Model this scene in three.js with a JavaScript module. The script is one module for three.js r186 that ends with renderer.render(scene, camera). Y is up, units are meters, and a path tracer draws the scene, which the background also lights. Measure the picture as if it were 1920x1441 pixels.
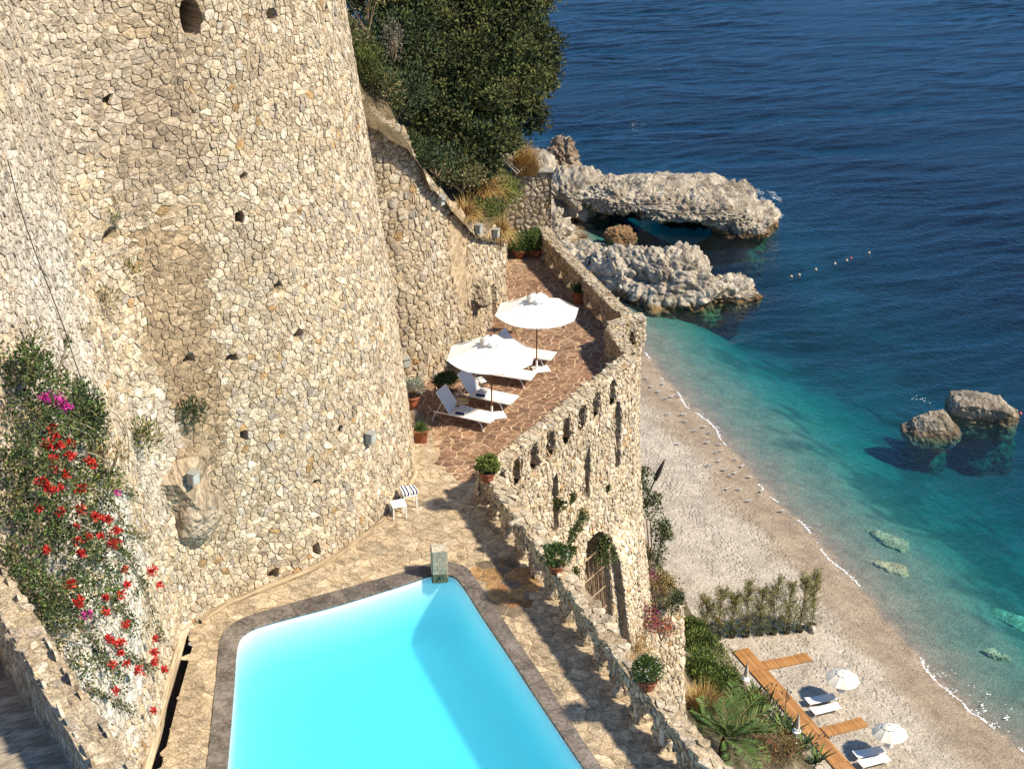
import * as THREE from 'three';
import { mergeGeometries } from 'three/addons/utils/BufferGeometryUtils.js';
import { RoundedBoxGeometry } from 'three/addons/geometries/RoundedBoxGeometry.js';

// ---------------------------------------------------------------- camera, sky, sun, exposure
const scene = new THREE.Scene();
const FOC = 2700, PITCH = 25.4 * Math.PI / 180, CAMY = 58;               // focal length in photo pixels (photo 1920 x 1441)
const camera = new THREE.PerspectiveCamera(2 * Math.atan(720.5 / FOC) * 180 / Math.PI, 1920 / 1441, 0.5, 1500);
camera.position.set(0, CAMY, 0);
camera.rotation.x = -PITCH;
camera.updateMatrixWorld(true);
const SUN = new THREE.Vector3(Math.cos(0.81) * Math.cos(0.33), Math.sin(0.81), Math.cos(0.81) * Math.sin(0.33));
{
  const w = 256, h = 128, d = new Float32Array(w * h * 4);
  for (let y = 0; y < h; y++) for (let x = 0; x < w; x++) {
    const el = ((y + 0.5) / h - 0.5) * Math.PI, k = Math.pow(Math.max(0, Math.sin(el)), 0.55), i = (y * w + x) * 4;
    d[i] = 0.084 * (1 - k) + 0.056 * k; d[i + 1] = 0.25 * (1 - k) + 0.168 * k; d[i + 2] = 0.51 * (1 - k) + 0.40 * k; d[i + 3] = 1;
  }
  const t = new THREE.DataTexture(d, w, h, THREE.RGBAFormat, THREE.FloatType);
  t.mapping = THREE.EquirectangularReflectionMapping; t.magFilter = t.minFilter = THREE.LinearFilter; t.needsUpdate = true;
  scene.background = t; scene.environment = t;
}
const sun = new THREE.DirectionalLight(new THREE.Color(1.0, 0.90, 0.72), 5.0);
sun.position.copy(SUN).multiplyScalar(200).add(new THREE.Vector3(5, 20, -80));
sun.target.position.set(5, 20, -80);
sun.castShadow = true; sun.shadow.radius = 8; sun.shadow.mapSize.set(4096, 4096);
Object.assign(sun.shadow.camera, { left: -120, right: 120, top: 120, bottom: -120, near: 1, far: 500 });
scene.add(sun, sun.target);
const renderer = new THREE.WebGLRenderer({ antialias: true });
renderer.toneMapping = THREE.LinearToneMapping;
renderer.toneMappingExposure = 1.48;
renderer.shadowMap.enabled = true;
renderer.setSize(1024, 768);

// ---------------------------------------------------------------- helpers
const V = (x, y, z) => new THREE.Vector3(x, y, z);
function rng(seed) { let a = seed >>> 0; const r = () => { a |= 0; a = a + 0x6D2B79F5 | 0; let t = Math.imul(a ^ a >>> 15, 1 | a); t = t + Math.imul(t ^ t >>> 7, 61 | t) ^ t; return ((t ^ t >>> 14) >>> 0) / 4294967296; }; r.r = (a0, b0) => a0 + (b0 - a0) * r(); r.pick = (l) => l[Math.floor(r() * l.length)]; return r; }
function hash(x, y, z) { let h = Math.imul(x, 374761393) ^ Math.imul(y, 668265263) ^ Math.imul(z, 1274126177); h = Math.imul(h ^ (h >>> 13), 1103515245); h ^= h >>> 16; return (h >>> 0) / 4294967296; }
const sm = (t) => t * t * (3 - 2 * t), lerp = (a, b, t) => a + (b - a) * t, clamp = (x, a = 0, b = 1) => Math.min(b, Math.max(a, x));
const step = (a, b, x) => sm(clamp((x - a) / (b - a)));
function noise(x, y = 0, z = 0) {
  const X = Math.floor(x), Y = Math.floor(y), Z = Math.floor(z), u = sm(x - X), v = sm(y - Y), w = sm(z - Z);
  const L = (dz) => lerp(lerp(hash(X, Y, Z + dz), hash(X + 1, Y, Z + dz), u), lerp(hash(X, Y + 1, Z + dz), hash(X + 1, Y + 1, Z + dz), u), v);
  return lerp(L(0), L(1), w) * 2 - 1;
}
function fbm(x, y, z, o = 4) { let a = 0.5, s = 0; for (let i = 0; i < o; i++) { s += a * noise(x, y, z); x = x * 2.03 + 5.2; y = y * 2.03 + 1.3; z = z * 2.03 + 8.1; a *= 0.5; } return s; }
function ridge(x, y, z, o = 4) { let a = 0.5, s = 0; for (let i = 0; i < o; i++) { s += a * (1 - 2 * Math.abs(noise(x, y, z))); x = x * 2.07 + 3.7; y = y * 2.07 + 9.2; z = z * 2.07 + 1.9; a *= 0.5; } return s; }
const ST = Math.sin(PITCH), CT = Math.cos(PITCH);
// a photo pixel is a direction; its distance comes from the height it lies at
function at(px, py, Y) { const k = py - 720.5, d = FOC * ST + k * CT, w = FOC * CT - k * ST, t = (CAMY - Y) / d; return V((px - 960) * t, Y, -w * t); }
function atZ(px, py, z) { const k = py - 720.5, d = FOC * ST + k * CT, w = FOC * CT - k * ST, t = -z / w; return V((px - 960) * t, CAMY - d * t, z); }
function proj(p) { const y = p.y - CAMY, zc = -p.z * CT - y * ST, yc = y * CT - p.z * ST; return [960 + FOC * p.x / zc, 720.5 - FOC * yc / zc, zc]; }
const inFrame = (q, m = 30) => q[0] > -m && q[0] < 1920 + m && q[1] > -m && q[1] < 1441 + m;

const used = {};
function numbered(n) { const k = used[n] = (used[n] ?? -1) + 1; return k ? n + '_' + String(k).padStart(3, '0') : n; }
function shade(o) { o.traverse((m) => { if (m.isMesh) { m.castShadow = true; m.receiveShadow = true; } }); return o; }
function mesh(name, geo, mat, parent) { const m = new THREE.Mesh(geo, mat); m.name = name; m.castShadow = m.receiveShadow = true; if (parent) parent.add(m); return m; }
function thing(name, label, category, pos = [0, 0, 0], turn = 0, group) { const o = new THREE.Group(); o.name = numbered(name); o.position.set(...pos); o.rotation.y = turn; o.userData = { label, category }; if (group) o.userData.group = group; scene.add(o); return o; }
function single(name, geo, mat, label, category, group) { const m = mesh(numbered(name), geo, mat, scene); m.userData = { label, category }; if (group) m.userData.group = group; return m; }
function structure(name, geo, mat, label, category) { const m = geo ? mesh(numbered(name), geo, mat, scene) : new THREE.Group(); if (!geo) { m.name = numbered(name); scene.add(m); } m.userData = { kind: 'structure' }; if (label) m.userData.label = label; if (category) m.userData.category = category; return m; }
function copyOf(o, label) { const c = o.clone(); c.name = numbered(o.name.replace(/_\d+$/, '')); c.userData = { ...o.userData }; if (label) c.userData.label = label; scene.add(c); return c; }

// geometry collector: positions, colours, uv, indices
class Geo {
  constructor() { this.p = []; this.c = []; this.u = []; this.i = []; }
  v(x, y, z, c, u = 0, w = 0) { this.p.push(x, y, z); this.c.push(c[0], c[1], c[2]); this.u.push(u, w); return this.p.length / 3 - 1; }
  t(a, b, c) { this.i.push(a, b, c); }
  q(a, b, c, d) { this.i.push(a, b, c, a, c, d); }
  get n() { return this.p.length / 3; }
  build(normals = true) {
    const g = new THREE.BufferGeometry();
    g.setAttribute('position', new THREE.Float32BufferAttribute(this.p, 3)); g.setAttribute('color', new THREE.Float32BufferAttribute(this.c, 3)); g.setAttribute('uv', new THREE.Float32BufferAttribute(this.u, 2));
    g.setIndex(this.i); if (normals) g.computeVertexNormals(); return g;
  }
}
const WHITE = [1, 1, 1];
function tint(geo, c) { const n = geo.attributes.position.count, a = new Float32Array(n * 3); for (let i = 0; i < n; i++) { a[3 * i] = c[0]; a[3 * i + 1] = c[1]; a[3 * i + 2] = c[2]; } geo.setAttribute('color', new THREE.BufferAttribute(a, 3)); return geo; }
function box(w, h, d, x = 0, y = 0, z = 0, r = 0.01) { const g = r > 0 ? new RoundedBoxGeometry(w, h, d, 2, Math.min(r, w / 2.1, h / 2.1, d / 2.1)) : new THREE.BoxGeometry(w, h, d); g.translate(x, y, z); return g; }
function tube(pts, r, seg = 8, n) { const c = new THREE.CatmullRomCurve3(pts.map((p) => p.isVector3 ? p : V(...p)), false, 'centripetal'); return new THREE.TubeGeometry(c, n ?? Math.max(4, pts.length * 4), r, seg, false); }
function bar(a, b, r0, r1 = r0, seg = 8) { a = a.isVector3 ? a : V(...a); b = b.isVector3 ? b : V(...b); const d = b.clone().sub(a), l = d.length(), g = new THREE.CylinderGeometry(r1, r0, l, seg, 1); g.translate(0, l / 2, 0); g.applyQuaternion(new THREE.Quaternion().setFromUnitVectors(V(0, 1, 0), d.normalize())); g.translate(a.x, a.y, a.z); return g; }
function lathe(pts, seg = 20) { return new THREE.LatheGeometry(pts.map(([x, y]) => new THREE.Vector2(x, y)), seg); }
function plain(list) { for (const g of list) for (const k of Object.keys(g.attributes)) if (!['position', 'normal', 'uv'].includes(k)) g.deleteAttribute(k); return list.map((g) => g.index ? g.toNonIndexed() : g); }
const join = (list) => list.length === 1 ? list[0] : mergeGeometries(plain(list));

// ---------------------------------------------------------------- textures: grain and fine relief only
function tex(size, fn, color = true, rep = 1) {
  const d = new Uint8Array(size * size * 4);
  for (let y = 0; y < size; y++) for (let x = 0; x < size; x++) { const c = fn(x / size, y / size), i = (y * size + x) * 4; d[i] = clamp(c[0]) * 255; d[i + 1] = clamp(c[1]) * 255; d[i + 2] = clamp(c[2]) * 255; d[i + 3] = 255; }
  const t = new THREE.DataTexture(d, size, size, THREE.RGBAFormat); t.wrapS = t.wrapT = THREE.RepeatWrapping; t.magFilter = t.minFilter = THREE.LinearFilter; if (color) t.colorSpace = THREE.SRGBColorSpace; t.repeat.set(rep, rep); t.needsUpdate = true; return t;
}
// noise that repeats after p cells
function pnoise(x, y, p, s = 0) { const X = Math.floor(x), Y = Math.floor(y), u = sm(x - X), v = sm(y - Y), m = (a) => ((a % p) + p) % p; return lerp(lerp(hash(m(X), m(Y), s), hash(m(X + 1), m(Y), s), u), lerp(hash(m(X), m(Y + 1), s), hash(m(X + 1), m(Y + 1), s), u), v); }
function pf(u, v, p, o, s = 0) { let a = 0.5, r = 0; for (let i = 0; i < o; i++) { r += a * pnoise(u * p, v * p, p, s + i); p *= 2; a *= 0.5; } return r / (1 - Math.pow(0.5, o)); }
const rockTex = tex(512, (u, v) => { const a = pf(u, v, 6, 6, 1), b = pf(u, v, 40, 3, 9), k = 0.62 + 0.5 * (a - 0.5) + 0.5 * (b - 0.5); const spot = pnoise(u * 90, v * 90, 90, 33) > 0.86 ? -0.16 : 0; const t = k + spot; return [t + 0.22, t + 0.2, t + 0.17]; }, true, 0.7);
const rockBump = tex(512, (u, v) => { const a = 1 - Math.abs(2 * pf(u, v, 8, 5, 4) - 1), b = pf(u, v, 48, 3, 7); const k = 0.55 * a + 0.45 * b; return [k, k, k]; }, false, 0.7);
const fineBump = tex(256, (u, v) => { const k = pf(u, v, 32, 3, 14); return [k, k, k]; }, false, 1);

const stoneMat = new THREE.MeshStandardMaterial({ vertexColors: true, map: rockTex, bumpMap: rockBump, bumpScale: 0.035, roughness: 0.95, flatShading: true });
const mortarMat = new THREE.MeshStandardMaterial({ vertexColors: true, map: rockTex, bumpMap: rockBump, bumpScale: 0.05, roughness: 1 });
const rockMat = new THREE.MeshStandardMaterial({ vertexColors: true, map: rockTex, bumpMap: rockBump, bumpScale: 0.16, roughness: 0.95 });
const paveMat = new THREE.MeshStandardMaterial({ vertexColors: true, map: rockTex, bumpMap: rockBump, bumpScale: 0.008, roughness: 0.85 });
const std = (r, g, b, rough = 0.8, extra = {}) => new THREE.MeshStandardMaterial({ color: new THREE.Color().setRGB(r, g, b), roughness: rough, ...extra });
const leafMat = new THREE.MeshStandardMaterial({ vertexColors: true, roughness: 0.9, side: THREE.DoubleSide });

// ---------------------------------------------------------------- masonry
// cells of a random stone pattern in (u, v) metres: a power diagram of scattered points, each cell drawn back by half a joint
function stoneCells(u0, u1, v0, v1, size, aspect, gap, seed, keep = () => true, sharp = 1) {
  const R = rng(seed), pts = [], W = (u1 - u0), H = (v1 - v0) * aspect, nx = Math.ceil(W / size), ny = Math.ceil(H / size), grid = new Map();
  const cell = size * 1.2, gk = (x, y) => Math.floor(x / cell) * 10007 + Math.floor(y / cell);
  for (let j = -1; j <= ny; j++) for (let i = -1; i <= nx; i++) {
    if (R() < 0.1) continue;
    const n = R() < 0.2 ? 2 : 1;
    for (let k = 0; k < n; k++) {
      const x = (i + 0.5 + (j % 2) * 0.5 + (R() - 0.5) * 0.85) * size, y = (j + 0.5 + (R() - 0.5) * 0.75) * size;
      pts.push({ x, y, w: n === 2 ? 0 : size * 0.62 * R() * R() });
    }
  }
  pts.forEach((p, i) => { const k = gk(p.x, p.y); if (!grid.has(k)) grid.set(k, []); grid.get(k).push(i); });
  const out = [];
  for (const p of pts) {
    const u = u0 + p.x, v = v0 + p.y / aspect;
    if (u < u0 || u > u1 || v < v0 || v > v1 || !keep(u, v)) continue;
    const s = size * 1.15; let poly = [[p.x - s, p.y - s], [p.x + s, p.y - s], [p.x + s, p.y + s], [p.x - s, p.y + s]];
    const gx = Math.floor(p.x / cell), gy = Math.floor(p.y / cell), g = gap * (0.6 + 0.8 * R());
    for (let a = -2; a <= 2; a++) for (let b = -2; b <= 2; b++) {
      const l = grid.get((gx + a) * 10007 + gy + b); if (!l) continue;
      for (const qi of l) {
        const q = pts[qi]; if (q === p) continue;
        const dx = q.x - p.x, dy = q.y - p.y, d = Math.hypot(dx, dy); if (d > size * 2.6 || d < 1e-6) continue;
        const lim = d / 2 + (p.w * p.w - q.w * q.w) / (2 * d) - g / 2, nx2 = dx / d, ny2 = dy / d, next = [];
        for (let k = 0; k < poly.length; k++) {
          const A = poly[k], B = poly[(k + 1) % poly.length], da = (A[0] - p.x) * nx2 + (A[1] - p.y) * ny2 - lim, db = (B[0] - p.x) * nx2 + (B[1] - p.y) * ny2 - lim;
          if (da <= 0) next.push(A);
          if (da * db < 0) { const t = da / (da - db); next.push([A[0] + (B[0] - A[0]) * t, A[1] + (B[1] - A[1]) * t]); }
        }
        poly = next; if (poly.length < 3) break;
      }
      if (poly.length < 3) break;
    }
    if (poly.length < 3) continue;
    // drop tiny edges, then cut the corners once so that stones are not crystal-sharp
    poly = poly.filter((A, k) => { const B = poly[(k + 1) % poly.length]; return Math.hypot(A[0] - B[0], A[1] - B[1]) > size * 0.07; });
    if (poly.length < 3) continue;
    let area = 0; poly.forEach((A, k) => { const B = poly[(k + 1) % poly.length]; area += A[0] * B[1] - B[0] * A[1]; }); area = Math.abs(area) / 2 / aspect;
    if (area < size * size * 0.03) continue;
    const cut = (0.11 + 0.1 * R()) * sharp, round = [];
    poly.forEach((A, k) => { const B = poly[(k + 1) % poly.length]; const j = () => (R() - 0.5) * size * 0.05; round.push([lerp(A[0], B[0], cut) + j(), lerp(A[1], B[1], cut) + j()], [lerp(A[0], B[0], 1 - cut) + j(), lerp(A[1], B[1], 1 - cut) + j()]); });
    const pl = round.map(([x, y]) => [u0 + x, v0 + y / aspect]);
    let cu = 0, cv = 0; pl.forEach((a) => { cu += a[0]; cv += a[1]; }); cu /= pl.length; cv /= pl.length;
    out.push({ u: cu, v: cv, poly: pl, area, r: R(), r2: R(), r3: R(), r4: R() });
  }
  return out;
}
// one stone: foot sunk in the joint, a shoulder and a slightly tilted, domed face
function stoneInto(G, surf, c, o) {
  const depth = o.depth * (0.55 + 0.9 * c.r), tu = (c.r2 - 0.5) * o.tilt, tv = (c.r3 - 0.5) * o.tilt, n = c.poly.length, col = o.color(c), fl = o.flat ?? 0.86, P = (u, v, h) => surf.pos(u, v, h);
  const base = G.n, k = o.uv ?? 1;
  const sc = (a, s) => [c.u + (a[0] - c.u) * s, c.v + (a[1] - c.v) * s], put = (a, h, m = 1) => { const q = P(a[0], a[1], h); return G.v(q.x, q.y, q.z, [col[0] * m, col[1] * m, col[2] * m], a[0] * k + c.r * 7, a[1] * k + c.r2 * 7); };
  for (const a of c.poly) put(a, -o.sink);
  for (const a of c.poly) { const b = sc(a, fl + 0.04 * c.r4); put(b, depth * 0.86 + (b[0] - c.u) * tu + (b[1] - c.v) * tv); }
  const top = put([c.u, c.v], depth * (1 + (o.dome ?? 0.25)));
  for (let i = 0; i < n; i++) { const j = (i + 1) % n; if (surf.flip) { G.q(base + i, base + n + i, base + n + j, base + j); G.t(base + n + j, base + n + i, top); } else { G.q(base + i, base + j, base + n + j, base + n + i); G.t(base + n + i, base + n + j, top); } }
}
// the 300 (or fewer) stones that show largest become meshes of their own; the rest is one part
function masonry(parent, surf, cells, o) {
  const scored = cells.map((c) => { const p = surf.pos(c.u, c.v, 0), q = proj(p); let s = 0; if (q[2] > 1 && inFrame(q)) { const nrm = surf.normal(c.u, c.v), view = V(-p.x, CAMY - p.y, -p.z).normalize(); s = c.area * Math.pow(FOC / q[2], 2) * Math.max(0, nrm.dot(view)); } return [s, c]; }).sort((a, b) => b[0] - a[0]);
  const most = o.most ?? 300, rest = new Geo();
  scored.forEach(([s, c], i) => {
    if (i < most && s > 20) { const G = new Geo(); stoneInto(G, surf, c, o); mesh(o.name ?? 'stone', G.build(false), o.mat ?? stoneMat, parent); }
    else if (o.all || s > 0 || o.back) stoneInto(rest, surf, c, o);
  });
  if (rest.n) { const m = mesh(o.restName ?? 'rubble_infill', rest.build(false), o.mat ?? stoneMat, parent); m.userData.kind = 'stuff'; }
}
// bedding behind the stones, pressed in where there is an opening
function bedding(parent, surf, u0, u1, v0, v1, res, color, dent = () => 0, keep = () => true, mat = mortarMat, name = 'mortar_bed') {
  const nu = Math.max(1, Math.round((u1 - u0) / res)), nv = Math.max(1, Math.round((v1 - v0) / res)), G = new Geo();
  for (let j = 0; j <= nv; j++) for (let i = 0; i <= nu; i++) { const u = lerp(u0, u1, i / nu), v = lerp(v0, v1, j / nv), d = dent(u, v), p = surf.pos(u, v, d + (d ? 0 : 0.012 * noise(u * 3, v * 3, 2))), c = color(u, v); G.v(p.x, p.y, p.z, c, u, v); }
  for (let j = 0; j < nv; j++) for (let i = 0; i < nu; i++) { if (!keep(lerp(u0, u1, (i + 0.5) / nu), lerp(v0, v1, (j + 0.5) / nv))) continue; const a = j * (nu + 1) + i; surf.flip ? G.q(a, a + nu + 1, a + nu + 2, a + 1) : G.q(a, a + 1, a + nu + 2, a + nu + 1); }
  return mesh(name, G.build(), mat, parent);
}
// plan curve with arc length; side = +1 puts the outer face on the right of the walking direction
function planCurve(pts, smooth = true, side = 1) {
  let P = pts.map(([x, z]) => V(x, 0, z));
  if (smooth) P = new THREE.CatmullRomCurve3(P, false, 'centripetal').getPoints(pts.length * 24);
  const L = [0]; for (let i = 1; i < P.length; i++) L.push(L[i - 1] + P[i].distanceTo(P[i - 1]));
  const seg = (u) => { let i = 1; u = clamp(u, 0, L.at(-1)); let a = 1, b = P.length - 1; while (a < b) { const m = (a + b) >> 1; if (L[m] < u) a = m + 1; else b = m; } i = a; return [i, (u - L[i - 1]) / Math.max(1e-9, L[i] - L[i - 1])]; };
  const dirs = P.map((p, i) => { const a = P[Math.max(0, i - 1)], b = P[Math.min(P.length - 1, i + 1)]; return b.clone().sub(a).normalize(); });
  return { length: L.at(-1), point(u) { const [i, t] = seg(u), p = P[i - 1].clone().lerp(P[i], t); const ex = u < 0 ? u : u > L.at(-1) ? u - L.at(-1) : 0; if (ex) p.addScaledVector(dirs[ex < 0 ? 0 : P.length - 1], ex); return p; }, normal(u) { const [i, t] = seg(u), d = smooth ? dirs[i - 1].clone().lerp(dirs[i], t).normalize() : P[i].clone().sub(P[i - 1]).normalize(); return V(-d.z * side, 0, d.x * side); } };
}
function wallSurf(curve, y0, out = () => 0, flip = false) {
  return { flip, curve, y0,
    normal(u, v) { return curve.normal(u); },
    pos(u, v, h = 0) { const p = curve.point(u), n = curve.normal(u), o = out(v, u) + h; return V(p.x + n.x * o, y0 + v, p.z + n.z * o); } };
}
// where on a surface a photo pixel falls
function pick(surf, u0, u1, v0, v1, px, py) {
  let best = [1e9, 0, 0], su = (u1 - u0) / 60, sv = (v1 - v0) / 60, cu = (u0 + u1) / 2, cv = (v0 + v1) / 2, nu = 30, nv = 30;
  for (let k = 0; k < 6; k++) {
    for (let j = -nv; j <= nv; j++) for (let i = -nu; i <= nu; i++) { const u = clamp(cu + i * su, u0, u1), v = clamp(cv + j * sv, v0, v1), q = proj(surf.pos(u, v, 0)); let d = Math.hypot(q[0] - px, q[1] - py); const n = surf.normal(u, v), p = surf.pos(u, v, 0); if (n.x * -p.x + n.y * (CAMY - p.y) + n.z * -p.z < 0) d += 400; if (d < best[0]) best = [d, u, v]; }
    cu = best[1]; cv = best[2]; su /= 4; sv /= 4; nu = nv = 5;
  }
  return [best[1], best[2], best[0]];
}
// ---------------------------------------------------------------- the large structure
const T = 36;                                                            // height of the pool deck and the terrace above the sea
function inPoly(x, z, poly) { let c = false; for (let i = 0, j = poly.length - 1; i < poly.length; j = i++) { const [a, b] = poly[i], [p, q] = poly[j]; if ((b > z) !== (q > z) && x < (p - a) * (z - b) / (q - b) + a) c = !c; } return c; }
function distSeg(x, z, a, b) { const dx = b[0] - a[0], dz = b[1] - a[1], t = clamp(((x - a[0]) * dx + (z - a[1]) * dz) / (dx * dx + dz * dz)); return Math.hypot(x - a[0] - dx * t, z - a[1] - dz * t); }
const xz = (px, py, Y) => { const p = at(px, py, Y); return [p.x, p.z]; };
const mixc = (a, b, t) => [lerp(a[0], b[0], t), lerp(a[1], b[1], t), lerp(a[2], b[2], t)];

// ---- shore: beach, shallows and sea bed are one sheet
const shore = [[2300, 1760], [1920, 1408], [1830, 1340], [1760, 1275], [1690, 1192], [1600, 1085], [1530, 1003], [1450, 932], [1400, 872], [1340, 802], [1260, 722], [1212, 662]].map(([a, b]) => xz(a, b, 0)).concat([[10.5, -142], [9.5, -150], [9, -160], [6, -186], [-8, -204], [-40, -214]]);
function shoreDist(x, z) { let d = 1e9; for (let i = 1; i < shore.length; i++) d = Math.min(d, distSeg(x, z, shore[i - 1], shore[i])); return d; }
const landPoly = shore.concat([[-400, -214], [-400, 60], [shore[0][0], 60]]);
function groundY(x, z) {
  const land = inPoly(x, z, landPoly), d = shoreDist(x, z) + (0.5 * noise(x * 0.35, z * 0.35, 3) + 0.25 * noise(x * 1.1, z * 1.1, 5)) * Math.min(1, 0.6);
  if (land) return 0.16 * Math.min(d, 5) + 0.05 * Math.max(0, d - 5) + 0.04 * noise(x * 0.5, z * 0.5, 1);
  const far = step(-150, -230, z);
  return -(0.12 * Math.min(d, 7) + 0.30 * clamp(d - 7, 0, 16) + 0.16 * clamp(d - 23, 0, 45)) * (1 + 2.4 * step(-128, -166, z + 5 * noise(x * 0.2, z * 0.2, 8)) * step(30, 4, d)) + 0.10 * noise(x * 0.6, z * 0.6, 4) * Math.min(1, d / 4);
}
{
  const G = new Geo(), x0 = -60, x1 = 190, z0 = -360, z1 = -36, r = 0.8, nx = Math.round((x1 - x0) / r), nz = Math.round((z1 - z0) / r);
  for (let j = 0; j <= nz; j++) for (let i = 0; i <= nx; i++) {
    const x = lerp(x0, x1, i / nx), z = lerp(z0, z1, j / nz), y = groundY(x, z), land = inPoly(x, z, landPoly), d = shoreDist(x, z), n = fbm(x * 0.7, z * 0.7, 3, 3), n2 = fbm(x * 0.16, z * 0.16, 6, 3);
    let c = mixc([0.51, 0.44, 0.355], [0.60, 0.525, 0.43], 0.5 + n);
    const wet = step(5.8, 3.2, d + 1.2 * n + 1.2 * n2);
    if (land) c = mixc(c, mixc([0.43, 0.335, 0.24], [0.34, 0.26, 0.185], 0.5 + n), wet);
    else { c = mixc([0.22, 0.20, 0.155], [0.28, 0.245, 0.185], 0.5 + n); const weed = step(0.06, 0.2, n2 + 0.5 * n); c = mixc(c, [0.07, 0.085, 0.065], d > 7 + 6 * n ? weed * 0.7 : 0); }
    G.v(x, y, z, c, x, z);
  }
  for (let j = 0; j < nz; j++) for (let i = 0; i < nx; i++) { const a = j * (nx + 1) + i; G.q(a, a + nx + 1, a + nx + 2, a + 1); }
  // the sheet goes on as deep sea floor to the horizon
  const c = [0.1, 0.12, 0.1], E = [[-1500, -30, -1500], [1500, -30, -1500], [1500, -30, 300], [-1500, -30, 300]].map((p) => G.v(...p, c, p[0], p[2])); G.q(E[0], E[3], E[2], E[1]);
  // pebbles, and the hollows that feet have left along the tracks
  const R = rng(5), N = 2048, BX = 4, BZ = -152, BW = 94, hgt = new Float32Array(N * N);
  for (let y = 0; y < N; y++) for (let x = 0; x < N; x++) { const u = x / N, v = y / N; hgt[y * N + x] = 0.6 + 0.34 * (hash(x, y, 3) - 0.5) + 0.3 * (noise(x * 0.33, y * 0.33, 5)) * 0.5 + 0.10 * noise(u * 90, v * 90, 2); }
  const dent = (x, z, ang, s) => { const cx = (x - BX) / BW * N, cy = (z - BZ) / BW * N, w = s / BW * N, n = Math.ceil(w * 2.8), ca = Math.cos(ang), sa = Math.sin(ang); for (let j = -n; j <= n; j++) for (let i = -n; i <= n; i++) { const a = (i * ca + j * sa) / (w * 1.8), b = (-i * sa + j * ca) / w, q = a * a + b * b; if (q > 2) continue; const X = Math.round(cx) + i, Y = Math.round(cy) + j; if (X < 0 || Y < 0 || X >= N || Y >= N) continue; hgt[Y * N + X] += q < 1 ? -0.5 * (1 - q * q) : 0.13 * Math.exp(-Math.pow((q - 1.3) / 0.3, 2)); } };
  for (let k = 0; k < 46; k++) { // tracks run along the shore, most of them just above the damp edge
    let s = R.r(0, 0.9), off = 4.2 + 7 * Math.pow(R(), 1.4) + (R() < 0.18 ? R.r(2, 8) : 0); const len = Math.floor(R.r(25, 130)); for (let i = 0; i < len; i++) { s += 0.009 * R.r(0.7, 1.3); if (s > 0.98) break; const i0 = Math.min(10, Math.floor(s * 11)) + 1, a = shore[i0 - 1], b = shore[i0], t = s * 11 - Math.floor(s * 11), L = Math.hypot(b[0] - a[0], b[1] - a[1]), dx = (b[0] - a[0]) / L, dz = (b[1] - a[1]) / L; off += R.r(-0.1, 0.1); const o = off + (i % 2 ? 0.14 : -0.14); dent(lerp(a[0], b[0], t) + dz * o, lerp(a[1], b[1], t) - dx * o, Math.atan2(dz, dx) + R.r(-0.3, 0.3), R.r(0.075, 0.12)); } }
  const bump = tex(N, (u, v) => { const k = hgt[Math.min(N - 1, Math.floor(v * N)) * N + Math.min(N - 1, Math.floor(u * N))]; return [k, k, k]; }, false, 1); bump.wrapS = bump.wrapT = THREE.ClampToEdgeWrapping; bump.repeat.set(1 / BW, 1 / BW); bump.offset.set(-BX / BW, -BZ / BW);
  const grain = tex(512, (u, v) => { const a = pnoise(u * 128, v * 128, 128, 41), b = pf(u, v, 10, 4, 3), k = 0.66 + 0.34 * (a - 0.5) + 0.22 * (b - 0.5); return [k + 0.19, k + 0.18, k + 0.17]; }, true, 1 / 7);
  structure('beach', G.build(), new THREE.MeshStandardMaterial({ vertexColors: true, map: grain, bumpMap: bump, bumpScale: 0.11, roughness: 0.95 }), 'grey pebble beach sloping into the sea, with footprints and a damp brown edge', 'beach');
}
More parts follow.
